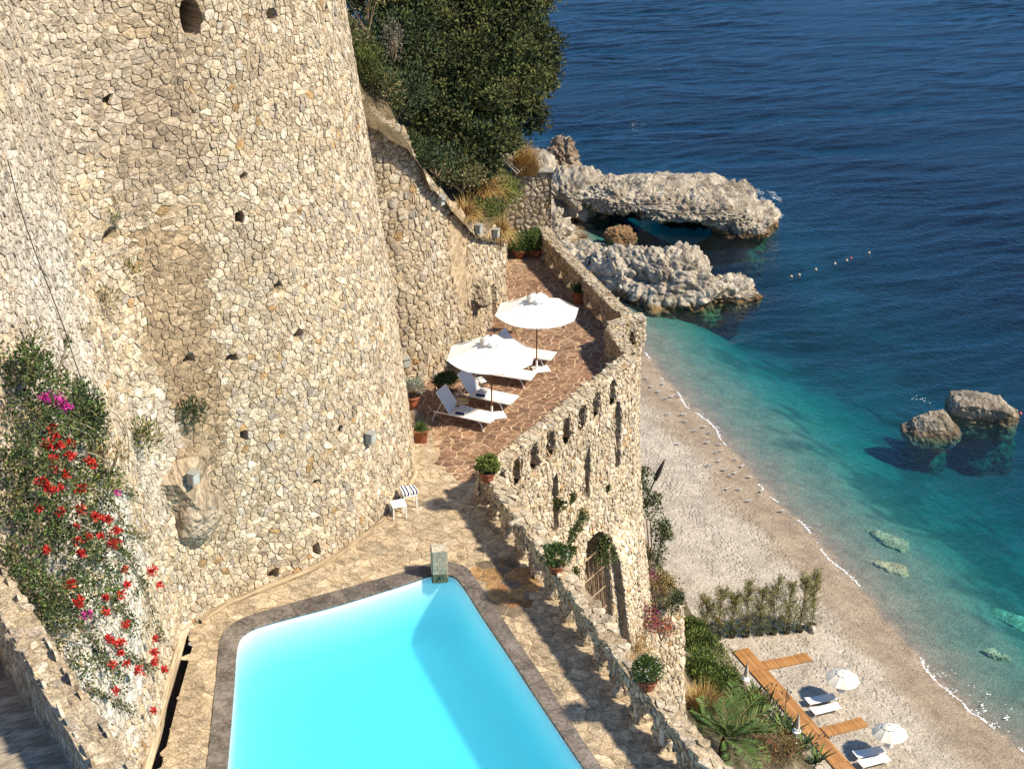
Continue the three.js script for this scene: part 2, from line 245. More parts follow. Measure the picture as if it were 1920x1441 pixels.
// ---- sea: a clear body of water that swallows red first, under a rippled surface
{
  const sea = structure('sea', null, null, 'deep blue sea turning turquoise over the shallows by the beach', 'sea');
  const body = mesh('water_body', new THREE.BoxGeometry(2600, 40, 1700), new THREE.MeshPhysicalMaterial({ color: 0xffffff, transparent: true, opacity: 0.004, roughness: 1, thickness: 1, attenuationColor: new THREE.Color().setRGB(0.64, 0.932, 0.957), attenuationDistance: 1, depthWrite: false }), sea);
  body.position.set(0, -20.02, -560); body.castShadow = false;
  const G = new Geo(), x0 = -30, x1 = 132, z0 = -335, z1 = -60, rx = 0.5, rz = 0.42, nx = Math.round((x1 - x0) / rx), nz = Math.round((z1 - z0) / rz), R = rng(77), W = [];
  for (let k = 0; k < 26; k++) { const L = 1.3 * Math.pow(1.13, k), a = 1.35 + (R() - 0.5) * 1.0; W.push([Math.cos(a) * 6.283 / L, Math.sin(a) * 6.283 / L, R() * 6.28, 0.0215 * Math.pow(L, 0.3) * R.r(0.6, 1.2)]); }
  for (let j = 0; j <= nz; j++) for (let i = 0; i <= nx; i++) {
    const x = lerp(x0, x1, i / nx), z = lerp(z0, z1, j / nz), wx = x + 2.2 * noise(x * 0.11, z * 0.11, 7), wz = z + 2.2 * noise(x * 0.09, z * 0.09, 9); let y = 0;
    const gust = 0.75 + 0.5 * noise(x * 0.03, z * 0.03, 12);
    for (const w of W) y += w[3] * Math.sin(w[0] * wx + w[1] * wz + w[2]);
    const edge = clamp((shoreDist(x, z)) / 10, 0.12, 1);
    G.v(x, y * gust * edge + 0.02, z, WHITE, x, z);
  }
  for (let j = 0; j < nz; j++) for (let i = 0; i < nx; i++) { const a = j * (nx + 1) + i; G.q(a, a + nx + 1, a + nx + 2, a + 1); }
  const ring = (a, b, c, d) => { const q = [[a, c], [b, c], [b, d], [a, d]].map(([x, z]) => G.v(x, 0.02, z, WHITE, x, z)); G.q(q[0], q[3], q[2], q[1]); };
  ring(-1300, 1300, -1400, z0); ring(-1300, x0, z0, z1); ring(x1, 1300, z0, z1); ring(30, 1300, z1, 200);
  const rip = tex(1024, (u, v) => { const k = 0.6 * pf(u, v * 1.0, 48, 3, 61) + 0.4 * (1 - Math.abs(2 * pf(u, v, 30, 3, 71) - 1)); return [k, k, k]; }, false, 1 / 17);
  mesh('water_surface', G.build(), new THREE.MeshPhysicalMaterial({ color: 0xffffff, transmission: 1, thickness: 0, roughness: 0.1, ior: 1.33, bumpMap: rip, bumpScale: 0.11 }), sea).castShadow = false;
}

// ---- the great stone tower and the cliff wall it grows out of
const stonePalette = [[0.73, 0.63, 0.47], [0.69, 0.58, 0.43], [0.66, 0.56, 0.42], [0.76, 0.67, 0.53], [0.61, 0.50, 0.36], [0.62, 0.53, 0.42], [0.71, 0.61, 0.48], [0.76, 0.69, 0.56], [0.67, 0.54, 0.37]];
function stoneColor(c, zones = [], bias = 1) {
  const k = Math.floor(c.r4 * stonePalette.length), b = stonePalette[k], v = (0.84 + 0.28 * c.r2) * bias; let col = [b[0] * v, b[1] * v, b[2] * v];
  if (c.r3 > 0.985) col = [0.60 * v, 0.40 * v, 0.20 * v];
  if (c.r3 < 0.04) col = [0.50 * v, 0.45 * v, 0.39 * v];
  for (const z of zones) { const q = Math.hypot((c.u - z.u) / z.ru, (c.v - z.v) / z.rv) + 0.25 * noise(c.u * 1.5, c.v * 1.5, 3) + 0.3 * (c.r - 0.5); if (q < 1) col = mixc(col, z.c.map((x) => x * v), z.k); }
  return col;
}
const mortarCol = (u, v) => { const n = fbm(u * 0.8, v * 0.8, 2, 3), m = fbm(u * 6, v * 6, 4, 2); return mixc([0.47, 0.37, 0.25], [0.62, 0.52, 0.38], clamp(0.5 + n + 0.5 * m)); };
const towerCurve = planCurve([[-13.5, -15], [-10.6, -19.5], [-9.0, -23], [-8.42, -26], [-8.55, -29.5], [-8.5, -31.2], [-7.75, -32.55], [-6.88, -33.28], [-5.42, -34.58], [-4.09, -36.62], [-3.4, -38.5], [-3.15, -40.4], [-3.35, -42.2], [-4.4, -44.6], [-6.4, -46.6], [-9, -47.8], [-12, -48]]);
const towerSurf = wallSurf(towerCurve, T, (v, u) => -0.088 * v - 0.0012 * v * v + 0.05 * noise(u * 0.5, v * 0.5, 8));
const towerLen = towerCurve.length, towerPick = (px, py) => pick(towerSurf, 0, towerLen, -0.2, 19, px, py);
const towerHoles = [[357, 32, 0.22, 0.42, 1.1], [508, 27, 0.16, 0.15, 0.7], [449, 408, 0.12, 0.14, 0.5], [455, 331, 0.07, 0.07, 0.4], [560, 628, 0.13, 0.14, 0.45], [352, 677, 0.11, 0.1, 0.4], [456, 815, 0.09, 0.16, 0.45], [592, 1030, 0.1, 0.22, 0.5], [511, 1077, 0.14, 0.13, 0.5], [636, 804, 0.1, 0.08, 0.35], [205, 443, 0.15, 0.12, 0.4], [520, 536, 0.14, 0.06, 0.3], [592, 904, 0.13, 0.07, 0.3], [432, 672, 0.15, 0.08, 0.3], [205, 185, 0.14, 0.08, 0.3], [735, 440, 0.08, 0.08, 0.3], [610, 20, 0.1, 0.08, 0.3]].map(([px, py, ru, rv, d]) => { const [u, v] = towerPick(px, py); return { u, v, ru, rv, d }; });
const inHole = (list, u, v, m = 0) => list.find((h) => Math.abs(u - h.u) < h.ru + m && Math.abs(v - h.v) < h.rv + m && Math.pow(Math.abs(u - h.u) / (h.ru + m), 3) + Math.pow(Math.abs(v - h.v) / (h.rv + m), 3) < 1);
function clearOf(list, c, m = 0.03) { for (const p of c.poly) { const h = inHole(list, p[0], p[1], m); if (h) { const du = p[0] - h.u, dv = p[1] - h.v, q = Math.cbrt(Math.pow(Math.abs(du) / (h.ru + m), 3) + Math.pow(Math.abs(dv) / (h.rv + m), 3)) || 1e-3; p[0] = h.u + du / q; p[1] = h.v + dv / q; } } return c; }
{
  const t = thing('stone_tower', 'huge round tower of pale rubble stone merging into the cliff wall above the pool', 'tower');
  const Z = (px, py, ru, rv, c, k) => { const [u, v] = towerPick(px, py); return { u, v, ru, rv, c, k }; };
  const brown = [0.44, 0.33, 0.21], white = [0.72, 0.68, 0.62], grey = [0.56, 0.50, 0.43];
  const zones = [Z(330, 600, 0.95, 2.6, brown, 0.85), Z(360, 790, 0.8, 2.2, brown, 0.85), Z(400, 940, 0.6, 1.6, [0.5, 0.4, 0.28], 0.6), Z(260, 60, 1.6, 3.0, [0.50, 0.39, 0.26], 0.55), Z(270, 260, 1.2, 1.6, [0.42, 0.34, 0.26], 0.6), Z(70, 120, 2.2, 2.6, grey, 0.5), Z(60, 380, 2.4, 2.6, grey, 0.5), Z(120, 640, 2.6, 2.4, white, 0.65), Z(285, 850, 1.0, 1.8, white, 0.6), Z(200, 1120, 2.8, 3.2, [0.78, 0.75, 0.70], 0.8), Z(60, 500, 2.4, 2.4, white, 0.5), Z(500, 130, 1.2, 1.0, [0.55, 0.44, 0.30], 0.4)];
  // the crumbling, thickly pointed part by the bougainvillea has smaller stones
  const fine = (u) => u < towerPick(300, 700)[0];
  bedding(t, towerSurf, 6, towerLen - 3, -0.3, 19.4, 0.085, (u, v) => { const c = mortarCol(u, v); const z = zones[9], q = Math.hypot((u - z.u) / z.ru, (v - z.v) / z.rv); return q < 1.2 ? mixc(c, [0.66, 0.61, 0.53], 0.7 * step(1.2, 0.7, q + 0.3 * fbm(u, v, 1, 3))) : c; }, (u, v) => { const h = inHole(towerHoles, u, v); return h ? -h.d * 1.7 : 0; });
  const uc = towerPick(345, 1000)[0];
  const A = stoneCells(uc - 0.15, towerLen - 4, -0.1, 19.2, 0.215, 1.15, 0.012, 11, (u, v) => !inHole(towerHoles, u, v)).map((c) => clearOf(towerHoles, c));
  const B = stoneCells(7, uc - 0.15, -0.1, 19.2, 0.2, 1.2, 0.013, 12, (u, v) => !inHole(towerHoles, u, v)).map((c) => clearOf(towerHoles, c));
  masonry(t, towerSurf, A.concat(B), { depth: 0.034, sink: 0.05, tilt: 0.24, dome: 0.08, flat: 0.92, color: (c) => stoneColor(c, zones), all: true });
}
// ---- retaining wall behind the terrace, and the wall that closes the terrace
const backCurve = planCurve([[-7.5, -44.9], [-5.6, -45.7], [-4.2, -46.1], [-3.1, -46.7], [-2.3, -47.9], [-1.2, -50.6], [-0.2, -53.6]]), backSurf = wallSurf(backCurve, T, (v, u) => -0.05 * v + 0.06 * noise(u * 0.5, v * 0.5, 3));
const backLen = backCurve.length, backPick = (px, py) => pick(backSurf, 0, backLen, -0.1, 14, px, py);
const backTop = [[640, 120], [690, 205], [722, 225], [760, 250], [790, 322], [812, 345], [838, 372], [880, 420], [950, 434], [960, 436]].map(([a, b]) => backPick(a, b)).sort((a, b) => a[0] - b[0]);
const topOf = (u) => { let i = 1; while (i < backTop.length - 1 && backTop[i][0] < u) i++; const a = backTop[i - 1], b = backTop[i]; return lerp(a[1], b[1], clamp((u - a[0]) / Math.max(0.01, b[0] - a[0]))); };
{
  const t = thing('retaining_wall', 'stone retaining wall behind the sun loungers of the brown terrace', 'wall');
  const niche = (() => { const [u, v] = backPick(927, 585); return [{ u, v, ru: 0.22, rv: 1.25, d: 0.6 }]; })();
  const ochre = (() => { const [u, v] = backPick(860, 470); return { u, v, ru: 1.0, rv: 2.6, c: [0.58, 0.44, 0.27], k: 0.75 }; })(), och2 = (() => { const [u, v] = backPick(885, 610); return { u, v, ru: 1.2, rv: 1.3, c: [0.56, 0.45, 0.30], k: 0.5 }; })();
  const top = (u, v) => v < topOf(u) + 0.12 * noise(u * 4, 1, 1);
  bedding(t, backSurf, 0, backLen, -0.2, 13, 0.1, (u, v) => mixc(mortarCol(u, v), [0.62, 0.48, 0.31], 0.7 * step(1.1, 0.7, Math.hypot((u - ochre.u) / 0.9, (v - ochre.v) / 2.4) + 0.25 * fbm(u, v, 3, 2))), (u, v) => { const h = inHole(niche, u, v); return h ? -h.d : 0; }, (u, v) => top(u, v - 0.1));
  const bare = (c) => Math.hypot((c.u - ochre.u) / 0.6, (c.v - ochre.v) / 2.0) + 0.35 * noise(c.u * 2, c.v * 2, 9) > 1;
  const C = stoneCells(0, backLen, -0.1, 13, 0.28, 1.1, 0.034, 21, (u, v) => top(u, v) && !inHole(niche, u, v)).filter(bare).map((c) => clearOf(niche, c));
  masonry(t, backSurf, C, { depth: 0.045, sink: 0.05, tilt: 0.3, dome: 0.15, flat: 0.9, color: (c) => stoneColor(c, [ochre, och2], 0.9), all: true });
}
{
  const t = thing('terrace_end_wall', 'straight stone wall closing the far end of the brown terrace', 'wall');
  const e0 = at(955, 472, T), e1 = at(1022, 472, T), c1 = planCurve([[e0.x - 0.4, -53.4], [e0.x - 0.1, e0.z]], false), s1 = wallSurf(c1, T), c2 = planCurve([[e0.x - 0.3, e0.z], [e1.x + 0.25, e0.z], ], false), s2 = wallSurf(c2, T, (v) => -0.03 * v);
  bedding(t, s1, 0, c1.length, -0.2, 3.0, 0.2, mortarCol); bedding(t, s2, 0, c2.length, -3, 3.62, 0.15, mortarCol);
  masonry(t, s1, stoneCells(0, c1.length, 0, 3.0, 0.27, 1.1, 0.03, 31), { depth: 0.05, sink: 0.04, tilt: 0.3, color: (c) => stoneColor(c), most: 60, all: true });
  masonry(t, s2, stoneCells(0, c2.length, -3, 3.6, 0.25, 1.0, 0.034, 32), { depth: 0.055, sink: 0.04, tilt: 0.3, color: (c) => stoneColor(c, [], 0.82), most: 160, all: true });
  const cap = box(c2.length + 0.1, 0.06, 0.7, (e0.x + e1.x) / 2, T + 3.65, e0.z - 0.3, 0.02); mesh('coping', cap, std(0.42, 0.40, 0.37, 0.9, { map: rockTex }), t);
  const side = wallSurf(planCurve([[e1.x + 0.25, e0.z + 0.02], [e1.x + 0.25, e0.z - 1.6]], false), T); bedding(t, side, 0, 1.6, -3, 3.6, 0.4, mortarCol);
}
// ---- ground sheets of the deck and the terrace
const poolIn = [[424, 1441], [437, 1290], [443, 1216], [450, 1196], [470, 1180], [500, 1169], [640, 1131], [770, 1090], [800, 1080], [830, 1076], [852, 1081], [870, 1100], [900, 1147], [960, 1236], [1000, 1297], [1095, 1438]].map(([a, b]) => xz(a, b, T));
poolIn.unshift([-5.85, -20]); poolIn.push([4.1, -20]);
const poolOut = [[386, 1441], [405, 1270], [413, 1196], [424, 1178], [448, 1162], [490, 1147], [640, 1105], [770, 1068], [800, 1058], [840, 1052], [872, 1062], [895, 1090], [925, 1134], [980, 1215], [1020, 1273], [1130, 1441]].map(([a, b]) => xz(a, b, T));
poolOut.unshift([-6.35, -20]); poolOut.push([4.75, -20]);
const ditch = [[366, 1178], [350, 1240], [330, 1310], [298, 1441]].map(([a, b]) => xz(a, b, T)).concat([[-8.1, -24], [-8.3, -20]]);
const parIn = [[-1.06, -38.3], [1.94, -30.32], [2.33, -29.32], [2.66, -28.3], [3.08, -27.28], [3.52, -26.31], [5.2, -22.4]];
const redLine = [[820, 815], [815, 855], [832, 878], [852, 893], [862, 905], [905, 902], [930, 890]].map(([a, b]) => xz(a, b, T));
const deckPoly = [...ditch.slice().reverse().map(([x, z]) => [x + 0.04, z]), [-8.6, -31.5], [-8.6, -34], [-4.2, -38.5], [-4.0, -43], ...redLine, [-0.6, -38.6], ...parIn.map(([x, z]) => [x + 0.45, z]), [5.6, -20]];
const redPoly = [[-4.0, -43], ...redLine, [0.6, -39.5], [4.9, -49.8], [1.8, -60.3], [-0.6, -60.3], [-1.2, -54], [-3.4, -48], [-6, -46.4]];
const flatSurf = { pos: (u, v, h = 0) => V(u, T + h, -v), normal: () => V(0, 1, 0) };
function sheet(poly, hole, y, uvk = 1) { const s = new THREE.Shape(poly.map(([x, z]) => new THREE.Vector2(x, -z))); if (hole) s.holes.push(new THREE.Path(hole.map(([x, z]) => new THREE.Vector2(x, -z)))); const g = new THREE.ShapeGeometry(s); g.rotateX(-Math.PI / 2); g.translate(0, y, 0); return g; }
{
  const d = structure('pool_deck', null, null, 'deck of tan flagstones around the swimming pool', 'pavement');
  const outDeck = poolOut.concat([[4.75, -19.9], [-6.35, -19.9]]);
  mesh('deck_mortar', tint(sheet(deckPoly, poolOut.map(([x, z], i) => [x, Math.min(z, -20.2)]), T - 0.006), [0.53, 0.42, 0.285]), paveMat, d);
  mesh('base_slab', tint(sheet([[-4, -44], [-1.6, -37.2], [-0.7, -37.8], [4.25, -46.28], [4.5, -49.7], [1.5, -60.2], [-2, -56]], null, T - 0.06), [0.44, 0.34, 0.225]), paveMat, d);
  // some of the deck is washed over with mortar, so that only the tops of its stones show
  const wash = (u, v) => fbm(u * 0.35 + 3, v * 0.35, 5, 3);
  const cells = stoneCells(-9, 6, 20, 43.5, 0.42, 1.05, 0.022, 41, (u, v) => inPoly(u, -v, deckPoly) && !inPoly(u, -v, poolOut), 0.6);
  const rust = xz(935, 1100, T), tan = [[0.62, 0.49, 0.34], [0.59, 0.47, 0.325], [0.66, 0.54, 0.385], [0.56, 0.45, 0.32], [0.61, 0.50, 0.365]];
  masonry(d, flatSurf, cells, { name: 'flagstone', restName: 'flagstone_infill', mat: paveMat, depth: 0.006, sink: 0.012, tilt: 0.008, dome: 0.02, flat: 0.965, all: true, color: (c) => { let b = tan[Math.floor(c.r4 * 5)]; const v = 0.82 + 0.3 * c.r2; if (Math.hypot((c.u - rust[0]) / 1.0, (c.v + rust[1]) / 1.7) + 0.3 * (c.r - 0.5) < 1) b = c.r3 < 0.25 ? [0.25, 0.19, 0.14] : c.r3 < 0.6 ? [0.38, 0.20, 0.09] : [0.47, 0.28, 0.12]; return b.map((x) => x * v); } });
}
{
  const d = structure('brown_terrace', null, null, 'terrace of brown crazy paving with pale joints', 'pavement');
  mesh('terrace_mortar', tint(sheet(redPoly, null, T - 0.004), [0.70, 0.51, 0.345]), paveMat, d);
  const cells = stoneCells(-4.2, 5.2, 37.8, 60.6, 0.36, 1.25, 0.045, 51, (u, v) => inPoly(u, -v, redPoly), 0.45);
  const red = [[0.25, 0.125, 0.07], [0.30, 0.155, 0.088], [0.225, 0.118, 0.07], [0.345, 0.195, 0.115], [0.285, 0.15, 0.092], [0.38, 0.235, 0.15]];
  masonry(d, flatSurf, cells, { name: 'paving_stone', restName: 'paving_infill', mat: paveMat, depth: 0.005, sink: 0.012, tilt: 0.006, dome: 0.02, flat: 0.98, all: true, color: (c) => { const v = 0.8 + 0.4 * c.r2, pale = step(56, 59, c.v) * 0.5; return mixc(red[Math.floor(c.r4 * 6)].map((x) => x * v), [0.45, 0.34, 0.25], 0.14 + pale); } });
}
{ // kerb under the cliff wall, the open drain beside it, and the narrow ledge round the tower's foot
  const t = thing('drain_kerb', 'low rounded mortar kerb beside the open drain at the foot of the cliff wall', 'kerb');
  const P = ditch.map(([x, z]) => V(x - 0.30, T + 0.05, z)); mesh('kerb', tint(tube(P, 0.14, 10, 40), [0.6, 0.48, 0.33]), mortarMat, t);
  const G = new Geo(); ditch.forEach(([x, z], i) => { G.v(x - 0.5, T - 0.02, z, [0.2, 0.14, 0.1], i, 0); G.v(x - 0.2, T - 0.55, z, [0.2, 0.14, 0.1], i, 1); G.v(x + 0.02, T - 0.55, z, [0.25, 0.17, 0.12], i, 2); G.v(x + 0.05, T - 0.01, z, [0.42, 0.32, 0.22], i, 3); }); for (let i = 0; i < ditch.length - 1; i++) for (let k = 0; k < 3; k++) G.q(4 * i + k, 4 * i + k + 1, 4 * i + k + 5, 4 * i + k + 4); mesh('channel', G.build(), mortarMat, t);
  const F = []; for (let u = towerPick(372, 1176)[0]; u < towerPick(770, 860)[0]; u += 0.3) { const p = towerSurf.pos(u, 0.03, 0.09 + 0.03 * noise(u * 3, 1, 1)); F.push(p); }
  mesh('foot_ledge', tint(tube(F, 0.1, 8, 80), [0.58, 0.46, 0.31]), mortarMat, t);
}
// ---- swimming pool
{
  const t = thing('swimming_pool', 'bright turquoise swimming pool with rounded corners and grey stone coping', 'swimming pool');
  const cv = (pts) => new THREE.CatmullRomCurve3(pts.map(([x, z]) => V(x, 0, z)), false, 'centripetal'), ci = cv(poolIn), co = cv(poolOut), N = 330, I = ci.getSpacedPoints(N), nearest = (p) => { let b = 1e9, r = null; for (const q of O) { const d = q.distanceToSquared(p); if (d < b) { b = d; r = q; } } return r; }, O = co.getSpacedPoints(N * 3);
  const depth = 1.95, wy = T - 0.17, white = [0.84, 0.85, 0.86];
  // coping slabs, each with its own edges
  const joints = [0]; { let acc = 0, R = rng(8), next = 1.3; for (let i = 1; i <= N; i++) { acc += I[i].distanceTo(I[i - 1]); if (acc > next) { joints.push(i); acc = 0; next = R.r(1.1, 1.7); } } joints.push(N); }
  const R = rng(9);
  for (let s = 0; s + 1 < joints.length; s++) {
    const G = new Geo(), v = R.r(0.82, 1.1), dark = R() < 0.22 ? 0.72 : 1, col = [0.235 * v * dark, 0.205 * v * dark, 0.185 * v * dark], top = T + 0.028 + R.r(-0.003, 0.003);
    for (let i = joints[s]; i <= joints[s + 1]; i++) {
      let a = I[i].clone(), o = nearest(a).clone(); const k = i === joints[s] ? 1 : i === joints[s + 1] ? -1 : 0; if (k) { const tan = I[Math.min(N, i + 1)].clone().sub(I[Math.max(0, i - 1)]).normalize().multiplyScalar(0.006 * k); a.add(tan); o.add(tan); }
      const d = o.clone().sub(a).normalize(), a2 = a.clone().addScaledVector(d, -0.03), ring = [[a2, top - 0.06], [a2, top - 0.012], [a2.clone().addScaledVector(d, 0.012), top], [a.clone().lerp(o, 0.5), top], [o.clone().addScaledVector(d, -0.012), top], [o, top - 0.012], [o, top - 0.06]];
      ring.forEach(([p, y], j) => G.v(p.x, y, p.z, col, p.x * 0.6, p.z * 0.6));
    }
    const m = joints[s + 1] - joints[s]; for (let i = 0; i < m; i++) for (let j = 0; j < 6; j++) { const a = i * 7 + j; G.q(a, a + 7, a + 8, a + 1); }
    for (const e of [0, m]) { const b = e * 7; for (let j = 1; j < 6; j++) G.t(b, b + j, b + j + 1); }
    mesh('coping_slab', G.build(false), new THREE.MeshStandardMaterial({ vertexColors: true, map: rockTex, bumpMap: rockBump, bumpScale: 0.006, roughness: 0.8, flatShading: true }), t);
  }
  // basin
  const W = new Geo(), loop = I.concat([V(4.1, 0, -19.9), V(-5.85, 0, -19.9), I[0]]), prof = [[0, T - 0.035], [0, T - depth + 0.32], [0.05, T - depth + 0.14], [0.16, T - depth + 0.03], [0.34, T - depth]];
  loop.forEach((p, i) => { const a = loop[Math.max(0, i - 1)], b = loop[Math.min(loop.length - 1, i + 1)], d = b.clone().sub(a).normalize(), nx = -d.z, nz = d.x; prof.forEach(([o, y]) => W.v(p.x + nx * o, y, p.z + nz * o, white, i * 0.1, y)); });
  for (let i = 0; i + 1 < loop.length; i++) for (let k = 0; k < 4; k++) { const a = i * 5 + k; W.q(a, a + 1, a + 6, a + 5); }
  const basinMat = new THREE.MeshStandardMaterial({ vertexColors: true, roughness: 0.55, bumpMap: fineBump, bumpScale: 0.002 });
  mesh('basin_wall', W.build(), basinMat, t);
  mesh('basin_floor', tint(sheet(I.map((p) => [p.x, p.z]).concat([[4.1, -19.9], [-5.85, -19.9]]), null, T - depth), white), basinMat, t);
  // water: a clear blue body and its still surface
  const outline = I.map((p, i) => { const a = I[Math.max(0, i - 1)], b = I[Math.min(N, i + 1)], d = b.clone().sub(a).normalize(); return new THREE.Vector2(p.x + d.z * 0.05, -(p.z - d.x * 0.05)); }); const sh = new THREE.Shape(outline);
  const vol = new THREE.ExtrudeGeometry(sh, { depth: depth + 0.4, bevelEnabled: false, curveSegments: 1 }); vol.rotateX(-Math.PI / 2); vol.translate(0, wy - depth - 0.45, 0);
  mesh('water_body', vol, new THREE.MeshPhysicalMaterial({ color: 0xffffff, transparent: true, opacity: 0.004, roughness: 1, thickness: 1, attenuationColor: new THREE.Color().setRGB(0.60, 0.945, 0.99), attenuationDistance: 1, depthWrite: false }), t).castShadow = false;
  const rip = tex(256, (u, v) => { const k = pf(u, v, 8, 4, 81); return [k, k, k]; }, false, 0.22);
  const sg = sheet(I.map((p) => [p.x, p.z]), null, wy);
  mesh('water_surface', sg, new THREE.MeshPhysicalMaterial({ color: 0xffffff, transmission: 1, thickness: 0, roughness: 0.55, ior: 1.33, bumpMap: rip, bumpScale: 0.02 }), t).castShadow = false;
}
// ---- parapets: a stone-faced wall with low arched openings
function parapet(name, label, o) {
  const t = thing(name, label, 'parapet'), cv = planCurve(o.inner, !!o.smooth, o.side ?? 1), L = cv.length, th = o.thick ?? 0.45, H = o.height ?? 1.1, y0 = o.y0 ?? T, fl = (o.side ?? 1) < 0;
  const holes = (o.openings ?? []).map((h) => ({ u: h.u, v: h.v ?? h.h * 0.3, ru: h.w / 2, rv: h.rv ?? h.h * 0.7 }));
  const N = (u) => cv.normal(u), wob = (u, v) => 0.03 * noise(u * 1.3, v * 1.3, o.seed);
  const inS = { flip: fl, pos: (u, v, h = 0) => { const p = cv.point(u), n = N(u), k = h + wob(u, v); return V(p.x + n.x * k, y0 + v, p.z + n.z * k); }, normal: (u) => N(u) };
  const outS = { flip: !fl, pos: (u, v, h = 0) => { const p = cv.point(u), n = N(u), k = -(th + h + wob(u + 9, v)); return V(p.x + n.x * k, y0 + v, p.z + n.z * k); }, normal: (u) => N(u).negate() };
  const topS = { flip: fl, pos: (u, v, h = 0) => { const p = cv.point(u), n = N(u); return V(p.x - n.x * v, y0 + H + h + 0.02 * noise(u * 2, v * 2, 4), p.z - n.z * v); }, normal: () => V(0, 1, 0) };
  const keep = (u, v) => !inHole(holes, u, v), col = (c) => stoneColor(c, [], o.bias ?? 0.92), mc = (u, v) => mortarCol(u, v);
  bedding(t, inS, 0, L, -0.05, H - 0.01, 0.06, mc, () => 0, keep); if (o.outer !== false) bedding(t, outS, 0, L, -0.05, H - 0.01, 0.09, mc, () => 0, keep); bedding(t, topS, -0.04, L + 0.04, -0.05, th + 0.07, 0.12, mc);
  const S = { depth: o.depth ?? 0.045, sink: 0.04, tilt: o.tilt ?? 0.35, dome: 0.15, flat: 0.9, color: col, all: true, name: 'stone' };
  masonry(t, inS, stoneCells(-0.03, L + 0.03, 0, H, o.size ?? 0.2, 1.15, 0.02, o.seed, keep).map((c) => clearOf(holes, c, 0)), { ...S, most: o.mostIn ?? 120 });
  if (o.outer !== false) masonry(t, outS, stoneCells(-0.03, L + 0.03, 0, H, o.size ?? 0.2, 1.15, 0.02, o.seed + 1, keep).map((c) => clearOf(holes, c, 0)), { ...S, most: o.mostOut ?? 0 });
  masonry(t, topS, stoneCells(-0.03, L + 0.03, -0.03, th + 0.03, (o.topSize ?? o.size ?? 0.2) * 1.05, 1.0, o.topGap ?? 0.02, o.seed + 2), { ...S, depth: o.depth ?? 0.04, most: o.mostTop ?? 150, name: 'capping_stone', restName: 'capping_infill' });
  for (const h of holes) { // the inside of each opening
    const pt = (a) => { const c = Math.cos(a), s = Math.sin(a), q = 1 / Math.cbrt(Math.pow(Math.abs(c), 3) + Math.pow(Math.abs(s), 3)); return [h.u + c * q * h.ru, h.v + s * q * h.rv]; };
    const A = []; for (let a = -0.75; a <= Math.PI + 0.75; a += 0.12) { const p = pt(a); if (p[1] > -0.06) A.push(p); }
    const len = [0]; for (let i = 1; i < A.length; i++) len.push(len[i - 1] + Math.hypot(A[i][0] - A[i - 1][0], A[i][1] - A[i - 1][1]));
    const along = (q) => { q = clamp(q, 0, len.at(-1)); let i = 1; while (i < len.length - 1 && len[i] < q) i++; const f = (q - len[i - 1]) / Math.max(1e-6, len[i] - len[i - 1]); return [lerp(A[i - 1][0], A[i][0], f), lerp(A[i - 1][1], A[i][1], f)]; };
    const rs = { flip: fl, normal: () => V(0, 1, 0), pos: (q, w, k = 0) => { const [u, v] = along(q), du = h.u - u, dv = h.v - v, l = Math.hypot(du, dv) || 1; return inS.pos(u + du / l * k, v + dv / l * k, -w); } }, G = new Geo();
    for (const c of stoneCells(0, len.at(-1), -0.02, th + 0.02, 0.17, 1.0, 0.014, o.seed + Math.round(h.u * 100))) stoneInto(G, rs, c, { depth: 0.035, sink: 0.03, tilt: 0.3, dome: 0.2, color: col });
    const B = new Geo(); for (let i = 0; i <= 12; i++) for (let j = 0; j <= 3; j++) { const q = rs.pos(len.at(-1) * i / 12, th * j / 3, 0); B.v(q.x, q.y, q.z, [0.46, 0.36, 0.24], i * 0.15, j * 0.15); } for (let i = 0; i < 12; i++) for (let j = 0; j < 3; j++) { const a = i * 4 + j; B.q(a, a + 4, a + 5, a + 1); }
    const rv = mesh('opening_reveal', B.build(), mortarMat, t); const st = mesh('reveal_stones', G.build(false), stoneMat, rv); st.userData.kind = 'stuff';
  }
  for (const u of [0, L]) { const a = inS.pos(u, -0.05), b = outS.pos(u, -0.05), c = outS.pos(u, H), d = inS.pos(u, H), G = new Geo(), k = [0.5, 0.41, 0.29]; [a, b, c, d].forEach((p, i) => G.v(p.x, p.y, p.z, k, i & 1, i >> 1)); G.q(0, 1, 2, 3); mesh('end_face', G.build(), mortarMat, t); }
  return { t, inS, outS, topS, L, cv };
}
const every = (a, b, n, w, h) => Array.from({ length: n }, (_, i) => ({ u: lerp(a, b, n > 1 ? i / (n - 1) : 0), w, h }));
const poolPar = parapet('parapet', 'long stone parapet with low arches between the pool deck and the drop to the beach', { inner: [[-1.06, -38.3], [1.94, -30.32], [2.66, -28.3], [3.52, -26.31], [5.2, -22.4]], thick: 0.37, height: 1.1, openings: every(0.75, 16.4, 15, 0.68, 0.7), seed: 101, size: 0.2, topSize: 0.26, mostIn: 150, mostTop: 150, outer: false, bias: 0.95 });
{ const p = at(895, 900, T + 1.08); }
const Dp = [-0.73, -38.38], Cp = [3.96, -46.46], Bp = [3.5, -48.9], Ap = [4.30, -49.75];
parapet('parapet', 'short slanting stone parapet in the notch at the outer corner of the terrace', { inner: [Bp, [Cp[0], Cp[1] - 0.2]], side: 1, thick: 0.42, height: 1.1, openings: [{ u: 1.2, w: 0.5, h: 0.55 }], seed: 117, size: 0.18, mostIn: 40, mostTop: 40 });
